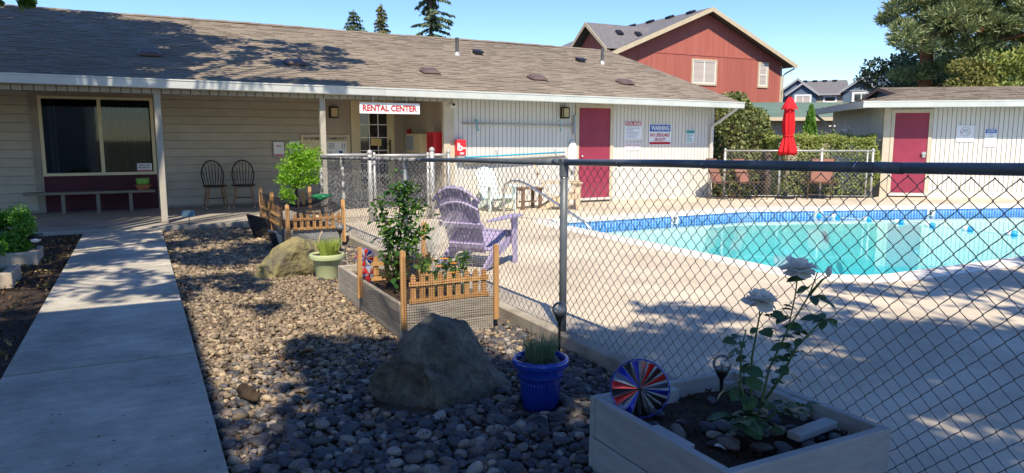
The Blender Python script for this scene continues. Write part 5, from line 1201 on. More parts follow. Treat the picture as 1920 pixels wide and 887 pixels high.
# windsor chairs
def windsor(label):
    t=thing('windsor_chair',label,'chair',(0,0,0),0,'windsor chairs on the porch')
    q=MB(); pr=[(0,.435),(.17,.435),(.225,.445),(.235,.458),(.225,.47),(0,.462)]; q.lathe(pr,(0,0,0),28,sx=1.02,sy=.92); q.build('seat',m_chair,t,smooth=True)
    q=MB(); hoop=[]
    for a in np.linspace(0,PI,21): hoop.append((.225*math.cos(a)*(1 if .3<a<PI-.3 else .96),.17+.11*max(0,math.sin(a)),.47+.50*math.sin(a)**.62))
    hoop=[(.18,.165,.46)]+hoop[1:-1]+[(-.18,.165,.46)]; q.tube(hoop,.0135,8); q.build('back_bow',m_chair,t,smooth=True)
    for i in range(7):
        x=(i-3)*.052; top=.47+.50*(1-(abs(x)*1.28/.225)**2)**.31-.005 
        q=MB(); q.tube([(x*.9,.165,.46),(x*1.12,.21,.70),(x*1.28,.17+.11*(1-(abs(x)*1.28/.225)**2)**.5,top)],[.006,.009,.005],6); q.build('spindle',m_chair,t,smooth=True)
    for sx,sy in ((1,1),(-1,1),(1,-1),(-1,-1)):
        a=Vector((sx*.14,sy*.12,.44)); b=Vector((sx*.21,sy*.19,.0)); q=MB(); ts=(0,.12,.2,.26,.45,.6,.66,.72,.9,1); rs_=(.012,.017,.012,.019,.021,.014,.02,.015,.013,.010); q.tube([a.lerp(b,k) for k in ts],list(rs_),8); lg=q.build('leg',m_leg,t,smooth=True)
        q=MB(); q.tube([a.lerp(b,.965),a.lerp(b,1.0)],.0145,8); q.build('foot_tip',m_white,lg)
    for sx in (1,-1): q=MB(); q.tube([(sx*.175,.155,.2),(sx*.175,-.155,.2)],.010,6); q.build('stretcher',m_chair,t)
    q=MB(); q.tube([(-.175,0,.2),(.175,0,.2)],.010,6); q.build('stretcher',m_chair,t); return t
w0=windsor('left black windsor chair with spindle back on the porch'); w0.location=(1.37,16.0,.02); w0.rotation_euler=(0,0,.10)
dup(w0,(1.92,15.98,.02),-.12,'right black windsor chair with spindle back on the porch','windsor chairs on the porch')
# adirondack chairs: forward is +y
def adirondack(label,mat,loc,rz,cushion=False):
    t=thing('adirondack_chair',label,'chair',loc,rz)
    for i in range(6):
        y=.30-i*.092; z=.37-.032*i*.92; q=MB(); q.cbox((0,y,z),(.50,.082,.020),rx=.33 if i else .0); q.build('seat_slat',mat,t,bevel=.003)
    hs=[.67,.755,.805,.825,.805,.755,.67]
    for i,h in enumerate(hs):
        x=(i-3)*.070; fan=(i-3)*.018; b0=Vector((x*.86,-.235,.19)); d=Vector((fan*.9,-.42,.90)).normalized(); wd=.064
        q=MB(); nn=Vector((0,.9,.42)).normalized(); sd_=d.cross(nn).normalized(); P=lambda s,hh:b0+d*hh+sd_*(s*wd/2)
        tp=h; sl=(hs[min(i+1,6)]-hs[max(i-1,0)])*.35 if 0<i<6 else (.05 if i==0 else -.05)
        w0_,w1_=.86,1.12
        pts=[P(-w0_,0),P(w0_,0),P(w1_,tp+sl*.5),P(0,tp+.012),P(-w1_,tp-sl*.5)]; q.prism([a_-nn*.009 for a_ in pts],nn*.018); q.build('back_slat',mat,t,fixn=True)
    for hh,wd in ((.10,.42),(.36,.54),(.60,.52)):
        c_=Vector((0,-.235,.19))+Vector((0,-.42,.90)).normalized()*hh-Vector((0,.9,.42)).normalized()*.026
        q=MB(); 
        if hh>.5: q.tube([c_+Vector((x,0,.10*math.cos(x*5.2)-.06)) for x in np.linspace(-wd/2,wd/2,9)],.017,6)
        else: q.cbox(c_,(wd,.028,.05),rx=.42)
        q.build('back_rail',mat,t)
    # rounded top rim following the crown of the back
    q=MB(); rim=[]
    for s in np.linspace(-1,1,15):
        x=s*.285; h=.81-.17*abs(s)**2.2; rim.append(Vector((x,-.235,.19))+Vector((0,-.42,.90)).normalized()*h-Vector((0,.9,.42)).normalized()*.012)
    q.tube(rim,.016,6); q.build('top_rim',mat,t,smooth=True)
    for sx in (1,-1):
        q=MB(); o=sx*.315; pts=[(o-.065*sx+.0,.40),(o+.065*sx,.40),(o+.075*sx,.30),(o+.055*sx,-.12),(o+.02*sx,-.36),(o-.03*sx,-.36),(o-.04*sx,-.1),(o-.07*sx,.28)]
        q.prism([(a_,b_,.545) for a_,b_ in pts],(0,0,.022)); q.build('arm',mat,t,fixn=True,bevel=.004)
        q=MB(); q.prism([(o-.012*sx,.36,.0),(o-.012*sx,.27,.0),(o-.012*sx,.23,.40),(o-.012*sx,.22,.545),(o-.012*sx,.37,.545),(o-.012*sx,.35,.3)],(.026*sx,0,0)); q.build('front_leg',mat,t,fixn=True,bevel=.003)
        q=MB(); q.prism([(sx*.262,.33,.36),(sx*.262,.33,.25),(sx*.262,-.42,.0),(sx*.262,-.52,.0),(sx*.262,-.20,.21)],(.026*sx,0,0)); q.build('back_leg',mat,t,fixn=True,bevel=.003)
    q=MB(); q.cbox((0,.335,.335),(.52,.024,.075)); q.build('apron',mat,t,bevel=.003)
    return t
adirondack('purple adirondack chair seen from behind on the deck by the fence',m_purple,(3.40,7.42,0),-R(52))
mc=adirondack('pale mint adirondack chair facing out against the pool wall',m_mint,(6.32,12.95,0),R(182)); mc.scale=(.88,.88,.92)
adirondack('tan adirondack chair turned sideways in front of the burgundy door',m_tan,(7.75,12.75,0),-R(118))
st_=thing('side_table','small brown slatted side table between the mint and tan chairs','table',(7.1,13.05,0))
for i in range(4): q=MB(); q.box((6.86+i*.125,12.83,.42),(6.86+i*.125+.118,13.27,.445)); q.build('top_slat',m_brown,st_,world=True)
for x in (6.90,7.30):
    for y in (12.88,13.20): q=MB(); q.box((x-.03,y-.025,0),(x+.03,y+.025,.419)); q.build('leg',m_brown,st_,world=True)
    q=MB(); q.box((x-.02,12.86,.385),(x+.02,13.22,.418)); q.build('apron',m_brown,st_,world=True)
q=MB(); q.box((6.9,13.02,.14),(7.30,13.08,.165)); q.build('stretcher',m_brown,st_,world=True)
# pool handrail
hr=thing('pool_handrail','curved stainless handrail arching from the deck into the pool','handrail',(6.0,11.5,0))
P=[(5.83,11.62,-.02),(5.83,11.62,.50),(5.85,11.58,.62),(5.90,11.46,.69),(5.97,11.28,.69),(6.04,11.12,.64),(6.40,10.40,.24),(6.56,10.06,.05),(6.62,9.92,-.08),(6.63,9.88,-.5),(6.6,9.85,-.9)]
q=MB(); q.tube(P,.024,12); smooth_angle(q.build('rail',m_steel,hr,world=True),60)
q=MB(); q.lathe([(.06,0),(.06,.012),(.03,.02)],(5.83,11.62,0),14); q.build('escutcheon',m_steel,hr,world=True)
# float line
fl=thing('float_line','rope of blue and white floats across the pool','float line',(13,9,-.2)); F0=Vector((12.45,10.38,-.14)); F1=Vector((13.35,4.9,-.14))
q=MB(); q.tube([F0.lerp(F1,k/12)+Vector((.12*math.sin(k*.52),0,-.005)) for k in range(13)],.007,5); q.build('rope',m_rope,fl,world=True,smooth=True)
fp=[(12.62,10.74-.42),(12.88,9.95),(12.96,9.35),(13.08,8.75),(13.2,8.17),(13.28,7.5),(13.32,6.8),(13.34,6.1)]
for i,(x,y) in enumerate(fp):
    t=y-10.38; k=(10.38-y)/5.48; c_=F0.lerp(F1,k)+Vector((.12*math.sin(k*12*.52),0,0)); d=Vector((.28,-.95,0)).normalized()
    q=MB(); q.tube([c_-d*.085,c_-d*.07,c_-d*.005,c_],[.03,.052,.052,.05],12); o=q.build('float',m_white,fl,world=True,smooth=True)
    q=MB(); q.tube([c_+d*.001,c_+d*.005,c_+d*.07,c_+d*.085],[.05,.052,.052,.03],12); q.build('float_half',m_fblue,o,world=True,smooth=True)
# closed red umbrella
UX,UY=13.93,12.50
um=thing('closed_umbrella','closed red patio umbrella standing on the far deck','umbrella',(UX,UY,0))
q=MB(); q.tube([(UX,UY,.03),(UX,UY,2.46)],.02,10); q.build('pole',m_trim,um,world=True,smooth=True)
q=MB(); q.lathe([(0,.0),(.22,.0),(.23,.02),(.20,.045),(.05,.06),(.035,.16),(0,.16)],(UX,UY,0),20); q.build('base',m_black,um,world=True)
def folded(name,prof,seed,nf=9,amp=.22):
    rr=random.Random(seed); n=54; vs=[]; 
    for r_,z in prof:
        for j in range(n):
            a=2*PI*j/n; f=1+amp*math.sin(nf*a+z*1.5)+.10*math.sin(4*a+z*5+seed); vs.append((UX+r_*f*math.cos(a),UY+r_*f*math.sin(a),z+.02*math.sin(nf*a+1)*(1 if r_>.09 else .3)))
    k=len(prof); q=MB(); q._add(vs,[(i*n+j,i*n+(j+1)%n,(i+1)*n+(j+1)%n,(i+1)*n+j) for i in range(k-1) for j in range(n)]); return q.build(name,m_fabric,um,world=True,smooth=True)
folded('vent_flap',[(.035,2.43),(.075,2.38),(.125,2.27),(.165,2.16),(.17,2.145)],2,8,.10)
folded('canopy',[(.10,2.20),(.115,2.0),(.125,1.8),(.115,1.6),(.09,1.52),(.105,1.45),(.14,1.30),(.175,1.15),(.185,1.06),(.15,1.08)],4)
q=MB(); q.tube([(UX+.112*math.cos(a),UY+.112*math.sin(a),1.52+.01*math.sin(a)) for a in np.linspace(0,2*PI,20)],.014,5,cap=False); q.build('tie_band',m_fabric,um,world=True,smooth=True)
q=MB(); q.lathe([(.02,.0),(.045,.0),(.04,.03),(.012,.05),(0,.06)],(UX,UY,2.44),12); q.build('finial',m_black,um,world=True)
# brown sling chairs
def sling(label):
    t=thing('sling_chair',label,'chair',(0,0,0),0,'brown sling patio chairs')
    q=MB(); q._add([(x,y,z) for (y,z) in ((.26,.42),(.0,.385),(-.20,.39)) for x in (-.24,.24)]+[(x,y,z-.006) for (y,z) in ((.26,.42),(.0,.385),(-.20,.39)) for x in (-.24,.24)],[(0,1,3,2),(2,3,5,4),(6,8,9,7),(8,10,11,9),(0,6,7,1),(4,5,11,10)]); q.build('seat',m_sling,t)
    q=MB(); q._add([(x,y,z) for (y,z) in ((-.19,.41),(-.27,.66),(-.36,.95)) for x in (-.24,.24)]+[(x,y-.006,z) for (y,z) in ((-.19,.41),(-.27,.66),(-.36,.95)) for x in (-.24,.24)],[(0,1,3,2),(2,3,5,4),(6,8,9,7),(8,10,11,9),(4,5,11,10)]); q.build('backrest',m_sling,t)
    for sx in (1,-1):
        x=sx*.255; q=MB(); q.tube([(x,.30,0),(x,.24,.42),(x,-.19,.40),(x,-.37,.96)],.013,8); q.tube([(x,-.30,0),(x,-.10,.40)],.012,8); q.build('frame_side',m_brass,t,smooth=True)
        q=MB(); q.tube([(x,.245,.40),(x*1.08,.25,.62),(x*1.08,.10,.645),(x*1.05,-.27,.64)],.013,8); q.build('arm',m_brass,t,smooth=True)
    q=MB(); q.tube([(-.255,-.37,.96),(.255,-.37,.96)],.012,8); q.tube([(-.255,.28,.12),(.255,.28,.12)],.01,6); q.build('cross_bar',m_brass,t); return t
s0=sling('brown sling patio chair closest to the pool wall corner'); s0.location=(12.42,12.98,0); s0.rotation_euler=(0,0,R(200))
dup(s0,(13.0,12.72,0),R(192),'brown sling patio chair second from the pool wall corner','brown sling patio chairs')
dup(s0,(14.55,12.0,0),R(125),'brown sling patio chair right of the red umbrella','brown sling patio chairs')
# bits on the gravel
br=tag(meshnp('driftwood',np.array(rock((.035,.11,.045),44,3,6,.5)[0])@np.array(Matrix.Rotation(.5,3,'Z')).T+np.array([.47,4.22,-.01]),rock((.035,.11,.045),44,3,6,.5)[1],m_soil,smooth=True),'dark chunk of rotten wood on the pebbles by the walkway','wood chunk')
dl=None
for i,(x,y,s_,lab) in enumerate(((1.02,4.93,.17,'large curled brown dry leaf on the pebbles left of the boulder'),(.86,4.97,.11,'smaller brown dry leaf left of the large curled leaf'),(1.86,2.30,.055,'pale fallen petal on the soil of the front planter'),(1.96,2.05,.05,'second pale fallen petal on the soil by the planter edge'))):
    me=leafmesh('dry_leaf',s_,s_*.55,.6,.5,m_dleaf if i<2 else m_petal); o=bpy.data.objects.new('dry_leaf' if i<2 else 'fallen_petal',me); COL.objects.link(o); o.location=(x,y,-.03 if i<2 else .222); o.rotation_euler=(.1,.1,1.2+i); tag(o,lab,'leaf' if i<2 else 'petal')

# litter among the pebbles and on the slabs
nL=9000; C=np.stack([rng.uniform(.3,2.6,nL),2.3+10.2*rng.beta(1.6,1.6,nL),rng.uniform(-.06,-.03,nL)],1); C=np.array([c for c in C if ok(c[0],c[1])])
V,F,r=leafquads(C,.026,bias=.8,aspect=.4,dirs=np.zeros((len(C),3))); tag(meshnp('leaf_litter',V,F,m_mulch,gravel,world=True,rnd=r),kind='stuff')
C=np.concatenate([np.stack([rng.uniform(-.80,.25,130),rng.uniform(2.2,12.9,130),np.full(130,.004)],1),np.stack([np.where(rng.random(90)<.5,rng.uniform(-.81,-.74,90),rng.uniform(.19,.255,90)),rng.uniform(2.2,12.9,90),np.full(90,.004)],1)])
V,F,r=leafquads(C,.02,bias=.96,aspect=.45,dirs=np.stack([rng.normal(size=len(C)),rng.normal(size=len(C)),np.zeros(len(C))],1)*3); tag(meshnp('leaf_litter',V,F,m_mulch,wk,world=True,rnd=r),kind='stuff')
C=np.stack([rng.uniform(2.8,9,220),rng.uniform(1.5,12,220),np.full(220,.004)],1); C=C[~((C[:,0]>6)&(C[:,1]>4.5))]
V,F,r=leafquads(C,.022,bias=.96,aspect=.45,dirs=np.stack([rng.normal(size=len(C)),rng.normal(size=len(C)),np.zeros(len(C))],1)*3); tag(meshnp('leaf_litter',V,F,m_mulch,deck,world=True,rnd=r),kind='stuff')

# ---------------------------------------------------------------- houses behind
def hwindow(parent,x0,x1,z0,z1,y,blind=m_blind,mull=True,horiz=False,tr=m_htrim,T=None):
    def fx(q):
        if T is not None: q.v=[tuple(T@Vector(p)) for p in q.v]
        return q
    t=.10; q=MB()
    for a,b in (((x0-t,z0-t),(x0,z1+t)),((x1,z0-t),(x1+t,z1+t)),((x0,z1),(x1,z1+t)),((x0,z0-t),(x1,z0))): q.box((a[0],y-.05,a[1]),(b[0],y+.04,b[1]))
    w_=fx(q).build('window',tr,parent,world=True)
    q=MB(); f_=.05
    for a,b in (((x0,z0),(x0+f_,z1)),((x1-f_,z0),(x1,z1)),((x0+f_,z1-f_),(x1-f_,z1)),((x0+f_,z0),(x1-f_,z0+f_))): q.box((a[0],y-.035,a[1]),(b[0],y+.03,b[1]))
    if mull: q.box(((x0+x1)/2-.03,y-.034,z0+f_),((x0+x1)/2+.03,y+.03,z1-f_))
    if horiz: q.box((x0+f_,y-.033,(z0+z1)/2-.03),(x1-f_,y+.03,(z0+z1)/2+.03))
    fx(q).build('sash',m_white,w_,world=True)
    q=MB(); q.box((x0+f_,y-.012,z0+f_),(x1-f_,y-.006,z1-f_)); fx(q).build('pane',blind,w_,world=True)
red=thing('red_house','two storey red house with cream rakes and grey gabled roof','house',(27,30.5,0))
WYR=30.55; xl,xr,xa=21.75,33.25,27.4; ezr=5.72; za=8.33; FY=30.0
k_=1+.55/30
def rakez(x): return (za-(xa-x)*.413) if x<xa else za-(x-xa)*.4155
# gable wall in vertical sheets, then the upper gable
x=xl; 
while x<xr-.01:
    e=min(x+1.22,xr); q=MB(); q.box((x+.006,WYR,0),(e-.006,WYR+.1,5.88)); q.build('siding_sheet',m_redside,red,world=True); x=e
q=MB(); q.prism([(xl,WYR+.004,5.92),(xr,WYR+.004,5.92),(xr,WYR+.004,rakez(xr)-.15),(xa,WYR+.004,za-.15),(xl,WYR+.004,rakez(xl)-.15)],(0,.1,0)); q.build('gable_wall',m_redside,red,world=True,fixn=True)
q=MB(); q.box((xl,WYR-.02,5.87),(xr,WYR+.02,5.925)); q.build('belt_trim',m_redside,red,world=True)
q=MB(); q.box((xl,WYR+.1,0),(xl+.1,42,5.9)); q.box((xr-.1,WYR+.1,0),(xr,42,5.9)); q.build('side_wall',m_redside,red,world=True)
q=MB(); q.box((xr-.08,WYR-.025,0),(xr+.03,WYR+.08,5.6)); q.build('corner_board',m_htrim,red,world=True)
for a,b in ((21.0,xa),(xa,33.85)):
    za_,zb_=rakez(a),rakez(b); q=MB()
    q._add([(a,FY,za_),(b,FY,zb_),(b,42.5,zb_),(a,42.5,za_),(a,FY,za_-.10),(b,FY,zb_-.10),(b,42.5,zb_-.10),(a,42.5,za_-.10)],[(0,1,2,3),(7,6,5,4),(0,4,5,1),(2,6,7,3),(0,3,7,4),(1,5,6,2)]); q.build('roof',m_shing2,red,world=True)
    q=MB(); q.prism([(a,FY-.03,za_-.22),(b,FY-.03,zb_-.22),(b,FY-.03,zb_+.012),(a,FY-.03,za_+.012)],(0,.028,0)); q.build('rake_board',m_htrim,red,world=True,fixn=True)
# cross gable on the left slope
cy=31.95; hw=1.95; zb=5.85; zt=7.35
q=MB(); q.prism([(21.15,cy-hw+.25,zb-.1),(21.15,cy+hw-.25,zb-.1),(21.15,cy,zt-.28)],(.1,0,0)); q.build('dormer_wall',m_redside,red,world=True,fixn=True)
for s in (-1,1):
    q=MB(); q._add([(20.7,cy+s*hw,zb),(20.7,cy,zt),(25.2,cy,zt),(21.6,cy+s*hw,zb)],[(0,1,2,3) if s>0 else (3,2,1,0)]); q.build('dormer_roof',m_shing2,red,world=True)
    q=MB(); q.prism([(20.68,cy+s*hw,zb-.16),(20.68,cy,zt-.20),(20.68,cy,zt+.012),(20.68,cy+s*hw,zb+.012)],(.03,0,0)); q.build('dormer_rake',m_htrim,red,world=True,fixn=True)
hwindow(red,26.11*k_+.05,27.80*k_-.08,4.42,5.60,WYR,m_blind)
hwindow(red,30.86*k_+.05,31.56*k_-.05,4.42,5.65,WYR,m_blind,mull=False,horiz=True)
for i in range(5):
    q=MB(); y=31.2+i*1.75; q.cbox((xa-.45,y,rakez(xa-.45)+.07),(.30,.50,.13),ry=-math.atan(.413)); q.build('roof_vent',m_black,red,world=True,bevel=.02)
for x,y in ((22.3,cy-.75),(23.5,cy-.75)):
    q=MB(); q.cbox((x,y,zt-(.75)*(zt-zb)/hw+.07),(.35,.35,.13),rx=math.atan((zt-zb)/hw)); q.build('roof_vent',m_black,red,world=True,bevel=.02)
q=MB(); q.tube([(33.8,FY+.1,5.45),(33.55,WYR-.05,5.2),(33.33,WYR-.06,5.05),(33.33,WYR-.06,.1)],.045,8); q.build('downspout',m_htrim,red,world=True)
q=MB(); q.box((33.80,FY,5.52),(33.93,42.4,5.66)); q.build('gutter',m_htrim,red,world=True)
r2=copy_obj(red,None); r2.location=(30.6,46.5,0.25); r2['label']='farther red house of which only the roof shows at the left'; r2['category']='house'; red['group']='red townhouses'; r2['group']='red townhouses'
# camera-independent frame for the farther houses: rows run roughly square to this direction
fa=R(30); HR=Vector((math.cos(fa),-math.sin(fa),0)); HF=Vector((math.sin(fa),math.cos(fa),0))
va=R(27.3); VR=Vector((math.cos(va),-math.sin(va),0)); VF=Vector((math.sin(va),math.cos(va),0))
def frame(lat,fwd,ang):
    o=VR*lat+VF*fwd; return Matrix.Translation(o)@Matrix.Rotation(-R(ang),4,'Z')
def gable_block(parent,T,x0,x1,y0,y1,ze,zr,axis,wall,roofm,trim,ov=.35):
    # axis 'y': gable faces -y; axis 'x': ridge along x
    def bd(q,n,m,**k): q.v=[tuple(T@Vector(p)) for p in q.v]; return q.build(n,m,parent,world=True,**k)
    xm,ym=(x0+x1)/2,(y0+y1)/2
    if axis=='y':
        q=MB(); q.prism([(x0,y0,0),(x1,y0,0),(x1,y0,ze),(xm,y0,zr-.12),(x0,y0,ze)],(0,y1-y0,0)); bd(q,'wall',wall,fixn=True)
        for s in (-1,1):
            xe=xm+s*((x1-x0)/2+ov); zz=ze-ov*(zr-ze)/((x1-x0)/2); q=MB(); q.prism([(xm,y0-ov,zr),(xe,y0-ov,zz),(xe,y0-ov,zz+.12),(xm,y0-ov,zr+.12)],(0,y1-y0+2*ov,0)); bd(q,'roof',roofm,fixn=True)
            q=MB(); q.prism([(xm,y0-ov-.03,zr-.06),(xe,y0-ov-.03,zz-.06),(xe,y0-ov-.03,zz+.13),(xm,y0-ov-.03,zr+.13)],(0,.028,0)); bd(q,'rake_board',trim,fixn=True)
    else:
        q=MB(); q.prism([(x0,y0,0),(x0,y1,0),(x0,y1,ze),(x0,ym,zr-.12),(x0,y0,ze)],(x1-x0,0,0)); bd(q,'wall',wall,fixn=True)
        for s in (-1,1):
            ye=ym+s*((y1-y0)/2+ov); zz=ze-ov*(zr-ze)/((y1-y0)/2); q=MB(); q.prism([(x0-ov,ym,zr),(x0-ov,ye,zz),(x0-ov,ye,zz+.12),(x0-ov,ym,zr+.12)],(x1-x0+2*ov,0,0)); bd(q,'roof',roofm,fixn=True)
        q=MB(); q.box((x0-ov,y0-ov-.1,ze-ov*(zr-ze)/((y1-y0)/2)-.02),(x1+ov,y0-ov,ze-ov*(zr-ze)/((y1-y0)/2)+.11)); bd(q,'gutter',trim)
m_bluetrim=M('grey_blue_trim',(.30,.31,.33),(.36,.37,.39),3,.7)
T=frame(22.5,57.8,46)
hA=thing('blue_house','slate blue house with grey roof and tan side wall beyond the garage','house',T.translation)
gable_block(hA,T,.0,3.7,.6,6.4,4.95,6.1,'x',m_tanside,m_shing2,m_bluetrim,.2)
gable_block(hA,T,-.70,1.40,-.2,6,4.95,5.72,'y',m_blueside,m_shing2,m_bluetrim,.2)
gable_block(hA,T,-1.0,1.0,.4,7,5.35,6.1,'y',m_blueside,m_shing2,m_bluetrim,.2)
hwindow(hA,-.1,.95,4.05,4.80,-.2,m_blind,tr=m_white,T=T); hwindow(hA,2.05,2.85,4.35,4.75,.6,m_glass,mull=False,tr=m_white,T=T)
for i in range(4): q=MB(); q.cbox((.7+i*.75,3.2,6.18),(.35,.3,.10)); q.v=[tuple(T@Vector(p)) for p in q.v]; q.build('roof_vent',m_black,hA,world=True)
T=frame(23.2,48.8,54)
hB=thing('blue_gable_house','dark blue gabled house with white window above the pool house roof','house',T.translation)
gable_block(hB,T,-1.05,1.05,0,9,4.65,5.40,'y',m_blueside,m_shing2,m_bluetrim,.22)
hwindow(hB,-.40,.55,3.9,4.45,0,m_glass,tr=m_white,T=T); q=MB(); q.box((-1.05,-.03,4.60),(1.05,.0,4.68)); q.v=[tuple(T@Vector(p)) for p in q.v]; q.build('belt_trim',m_bluetrim,hB,world=True)
T=frame(33.8,68.0,50)
hC=thing('far_blue_house','farthest pale blue gable peeking out beside the pine','house',T.translation)
gable_block(hC,T,-1.0,2.0,0,10,6.95,7.75,'y',m_blueside,m_shing2,m_bluetrim,.25)
T=frame(9.6,27.8,29)
gg=thing('green_roof_garage','low garage with a long dull green roof behind the ivy','garage',T.translation)
gable_block(gg,T,-1.0,8.5,-.2,5.2,2.22,2.82,'x',m_tanside,m_greenroof,m_htrim,.4)
q=MB(); q.box((3.0,-.24,.2),(3.9,-.2,2.0)); q.v=[tuple(T@Vector(p)) for p in q.v]; q.build('garage_door',m_white,gg,world=True)

# ---------------------------------------------------------------- hedges and trees
def hedge_pts(x0,x1,y0,y1,z0,z1,n,T,rough=.08,round_=.25):
    P=rng.uniform([x0,y0,z0],[x1,y1,z1],(n,3)); f=rng.integers(0,5,n)
    P[f==0,2]=z1; P[f==1,1]=y0; P[f==2,1]=y1; P[f==3,0]=x0; P[f==4,0]=x1
    m=rng.random(n)<.45; P[m,1]=y0; m=rng.random(n)<.3; P[m,2]=z1
    c=np.array([(x0+x1)/2,(y0+y1)/2,(z0+z1)/2]); h=np.array([(x1-x0)/2,(y1-y0)/2,(z1-z0)/2]); Q=(P-c)/h; L=np.linalg.norm(Q*np.array([.55,.75,.75]),axis=1,keepdims=True); Q=Q/np.maximum(1,L**.75)
    P=c+Q*h
    nz=np.array([mnoise.noise(Vector(p*2.2)) for p in P])[:,None]; P=c+(P-c)*(1+nz*rough*1.6)+rng.normal(size=(n,3))*.035
    A=np.array(T); return P@A[:3,:3].T+A[:3,3]
T=Matrix.Translation((A+dv*1.75)+Vector((dv.y*-1,dv.x,0))*0)@Matrix.Rotation(math.atan2(dv.y,dv.x),4,'Z')
hg=thing('clipped_hedge','broad clipped green hedge behind the silvery fence','hedge',T@Vector((.9,.8,0)))
C=hedge_pts(-.35,1.98,.18,1.45,.05,1.46,16000,T); tag(foliage('foliage',C,.06,m_leaf_hedge,hg,aspect=.6,bias=.5,nrm_bias=(-.4,-.8,.6)),kind='stuff')
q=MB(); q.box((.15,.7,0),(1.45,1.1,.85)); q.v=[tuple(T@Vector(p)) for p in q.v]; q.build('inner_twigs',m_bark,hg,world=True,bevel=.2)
iv=thing('ivy_mound','big dome of ivy beside the end of the main building','shrub',(13.75,15.0,0))
ctr=np.array([14.35,14.95,.45]); n=15000
d=rng.normal(size=(n,3)); d/=np.linalg.norm(d,axis=1,keepdims=True); d[:,2]=np.where(d[:,2]<-.25,-d[:,2],d[:,2])
nz=np.array([mnoise.noise(Vector(p*2.6+5)) for p in d])[:,None]; P=ctr+d*np.array([1.55,1.25,2.12])*(1+nz*.13)*rng.uniform(.93,1.03,(n,1)); P=P[P[:,2]>-.1]
P=P[~((P[:,0]<12.95)&(P[:,1]>13.7))]
tag(foliage('foliage',P,.09,m_leaf_ivy,iv,aspect=.7,bias=.5,nrm_bias=(-.3,-.8,.5)),kind='stuff')
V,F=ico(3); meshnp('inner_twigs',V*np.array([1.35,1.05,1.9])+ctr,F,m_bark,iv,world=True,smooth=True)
th=thing('small_cypress','small bright green pointed cypress behind the hedge','tree',(14.95,13.3,0))
n=4200; t=rng.random(n)**.8; a=rng.uniform(0,6.28,n); rr_=.36*(1-t)**.75*(.85+.25*np.sin(a*5+t*12))+.02
C=np.stack([15.92+rr_*np.cos(a)*rng.uniform(.7,1,n),13.56+rr_*np.sin(a)*rng.uniform(.7,1,n),.3+t*2.02],1); dr=np.stack([np.cos(a)*.35,np.sin(a)*.35,np.ones(n)],1)
tag(foliage('foliage',C,.09,m_leaf_thuja,th,aspect=.4,dirs=dr),kind='stuff')
q=MB(); q.tube([(15.92,13.56,0),(15.92,13.56,1.9)],[.04,.01],6); q.build('trunk',m_bark,th,world=True)
rbh=thing('flowering_shrub','loose flowering shrub between the cypress and the pool house','shrub',(16.6,13.6,0))
C=np.concatenate([ballpts((16.1+rng.uniform(-.5,.75),13.3+rng.uniform(-.4,.4),rng.uniform(1.05,1.62)),(.22,.22,.2),60,.2) for _ in range(22)]); tag(foliage('foliage',C,.07,m_leaf_hedge,rbh,aspect=.6),kind='stuff')
q=MB()
for i in range(10): q.tube([(16.1,13.3,0),(16.1+rng.uniform(-.5,.7),13.3+rng.uniform(-.3,.3),1.5)],[.012,.004],5)
tag(q.build('stems',m_bark,rbh,world=True),kind='stuff')
C=np.stack([16.1+rng.uniform(-.5,.8,46),13.0+rng.uniform(-.3,.3,46),rng.uniform(1.2,1.85,46)],1); tag(foliage('flowers',C,.07,M('pale_pink_flower',(.75,.62,.55),(.80,.72,.66),5,.6),rbh,aspect=.9),kind='stuff')
gp2=thing('dark_stump','dark slim stump of a shrub standing behind the far fence','stump',(13.70,13.05,0)); q=MB(); P=A+dv*1.12+Vector((-dv.y,dv.x,0))*.18; q.tube([(P.x,P.y,-.05),(P.x+.01,P.y,.5),(P.x,P.y,1.1)],[.11,.085,.075],10); q.build('trunk',m_bark,gp2,world=True,smooth=True)
def conifer(name,label,x,y,z0,H,rad,mat,n_wh,droop,seed,gap=.0,tuft=.34):
    rr=np.random.default_rng(seed); t=thing(name,label,'tree',(x,y,0)); q=MB(); q.tube([(x,y,0),(x,y,H*.6),(x,y,H)],[.28,.16,.03],8); q.build('trunk',m_bark,t,world=True,smooth=True)
    C=[];D=[]; q=MB()
    for i in range(n_wh):
        f=i/n_wh; z=z0+(H-z0)*f; L=rad*(1-f)**.8*rr.uniform(.75,1.15)+.12
        for k in range(rr.integers(5,8)):
            if rr.random()<gap: continue
            a=rr.uniform(0,6.28); l=L*rr.uniform(.55,1.15); m=max(3,int(l/.16)); s_=np.linspace(.12,1,m); px_=x+np.cos(a)*l*s_; py_=y+np.sin(a)*l*s_; pz_=z-droop*l*s_**1.6+.12*l*np.maximum(0,s_-.7)
            q.tube([(x,y,z),(px_[m//2],py_[m//2],pz_[m//2]),(px_[-1],py_[-1],pz_[-1])],[.03,.015,.005],3,cap=False)
            for j in range(m):
                w_=.22*l*(1-.6*s_[j])+.06
                for _ in range(7):
                    off=rr.normal(0,w_*.5); C.append((px_[j]-np.sin(a)*off,py_[j]+np.cos(a)*off,pz_[j]-abs(off)*.35-rr.random()*.10)); D.append((np.cos(a)*.6-np.sin(a)*np.sign(off)*.7,np.sin(a)*.6+np.cos(a)*np.sign(off)*.7,-.45))
    tag(q.build('branches',m_bark,t,world=True),kind='stuff')
    D=np.array(D); tag(foliage('crown',np.array(C),tuft,mat,t,aspect=.32,dirs=D/np.linalg.norm(D,axis=1,keepdims=True)),kind='stuff')
conifer('conifer_tree','left spreading conifer tip above the roof ridge',15.8,57.9,4,11.6,3.1,m_needle2,30,.15,1,.05)
conifer('conifer_tree','slim yellowish conifer tip beside the spreading one above the ridge',17.85,57.2,4,12.1,1.9,m_needle3,34,.25,2,.0)
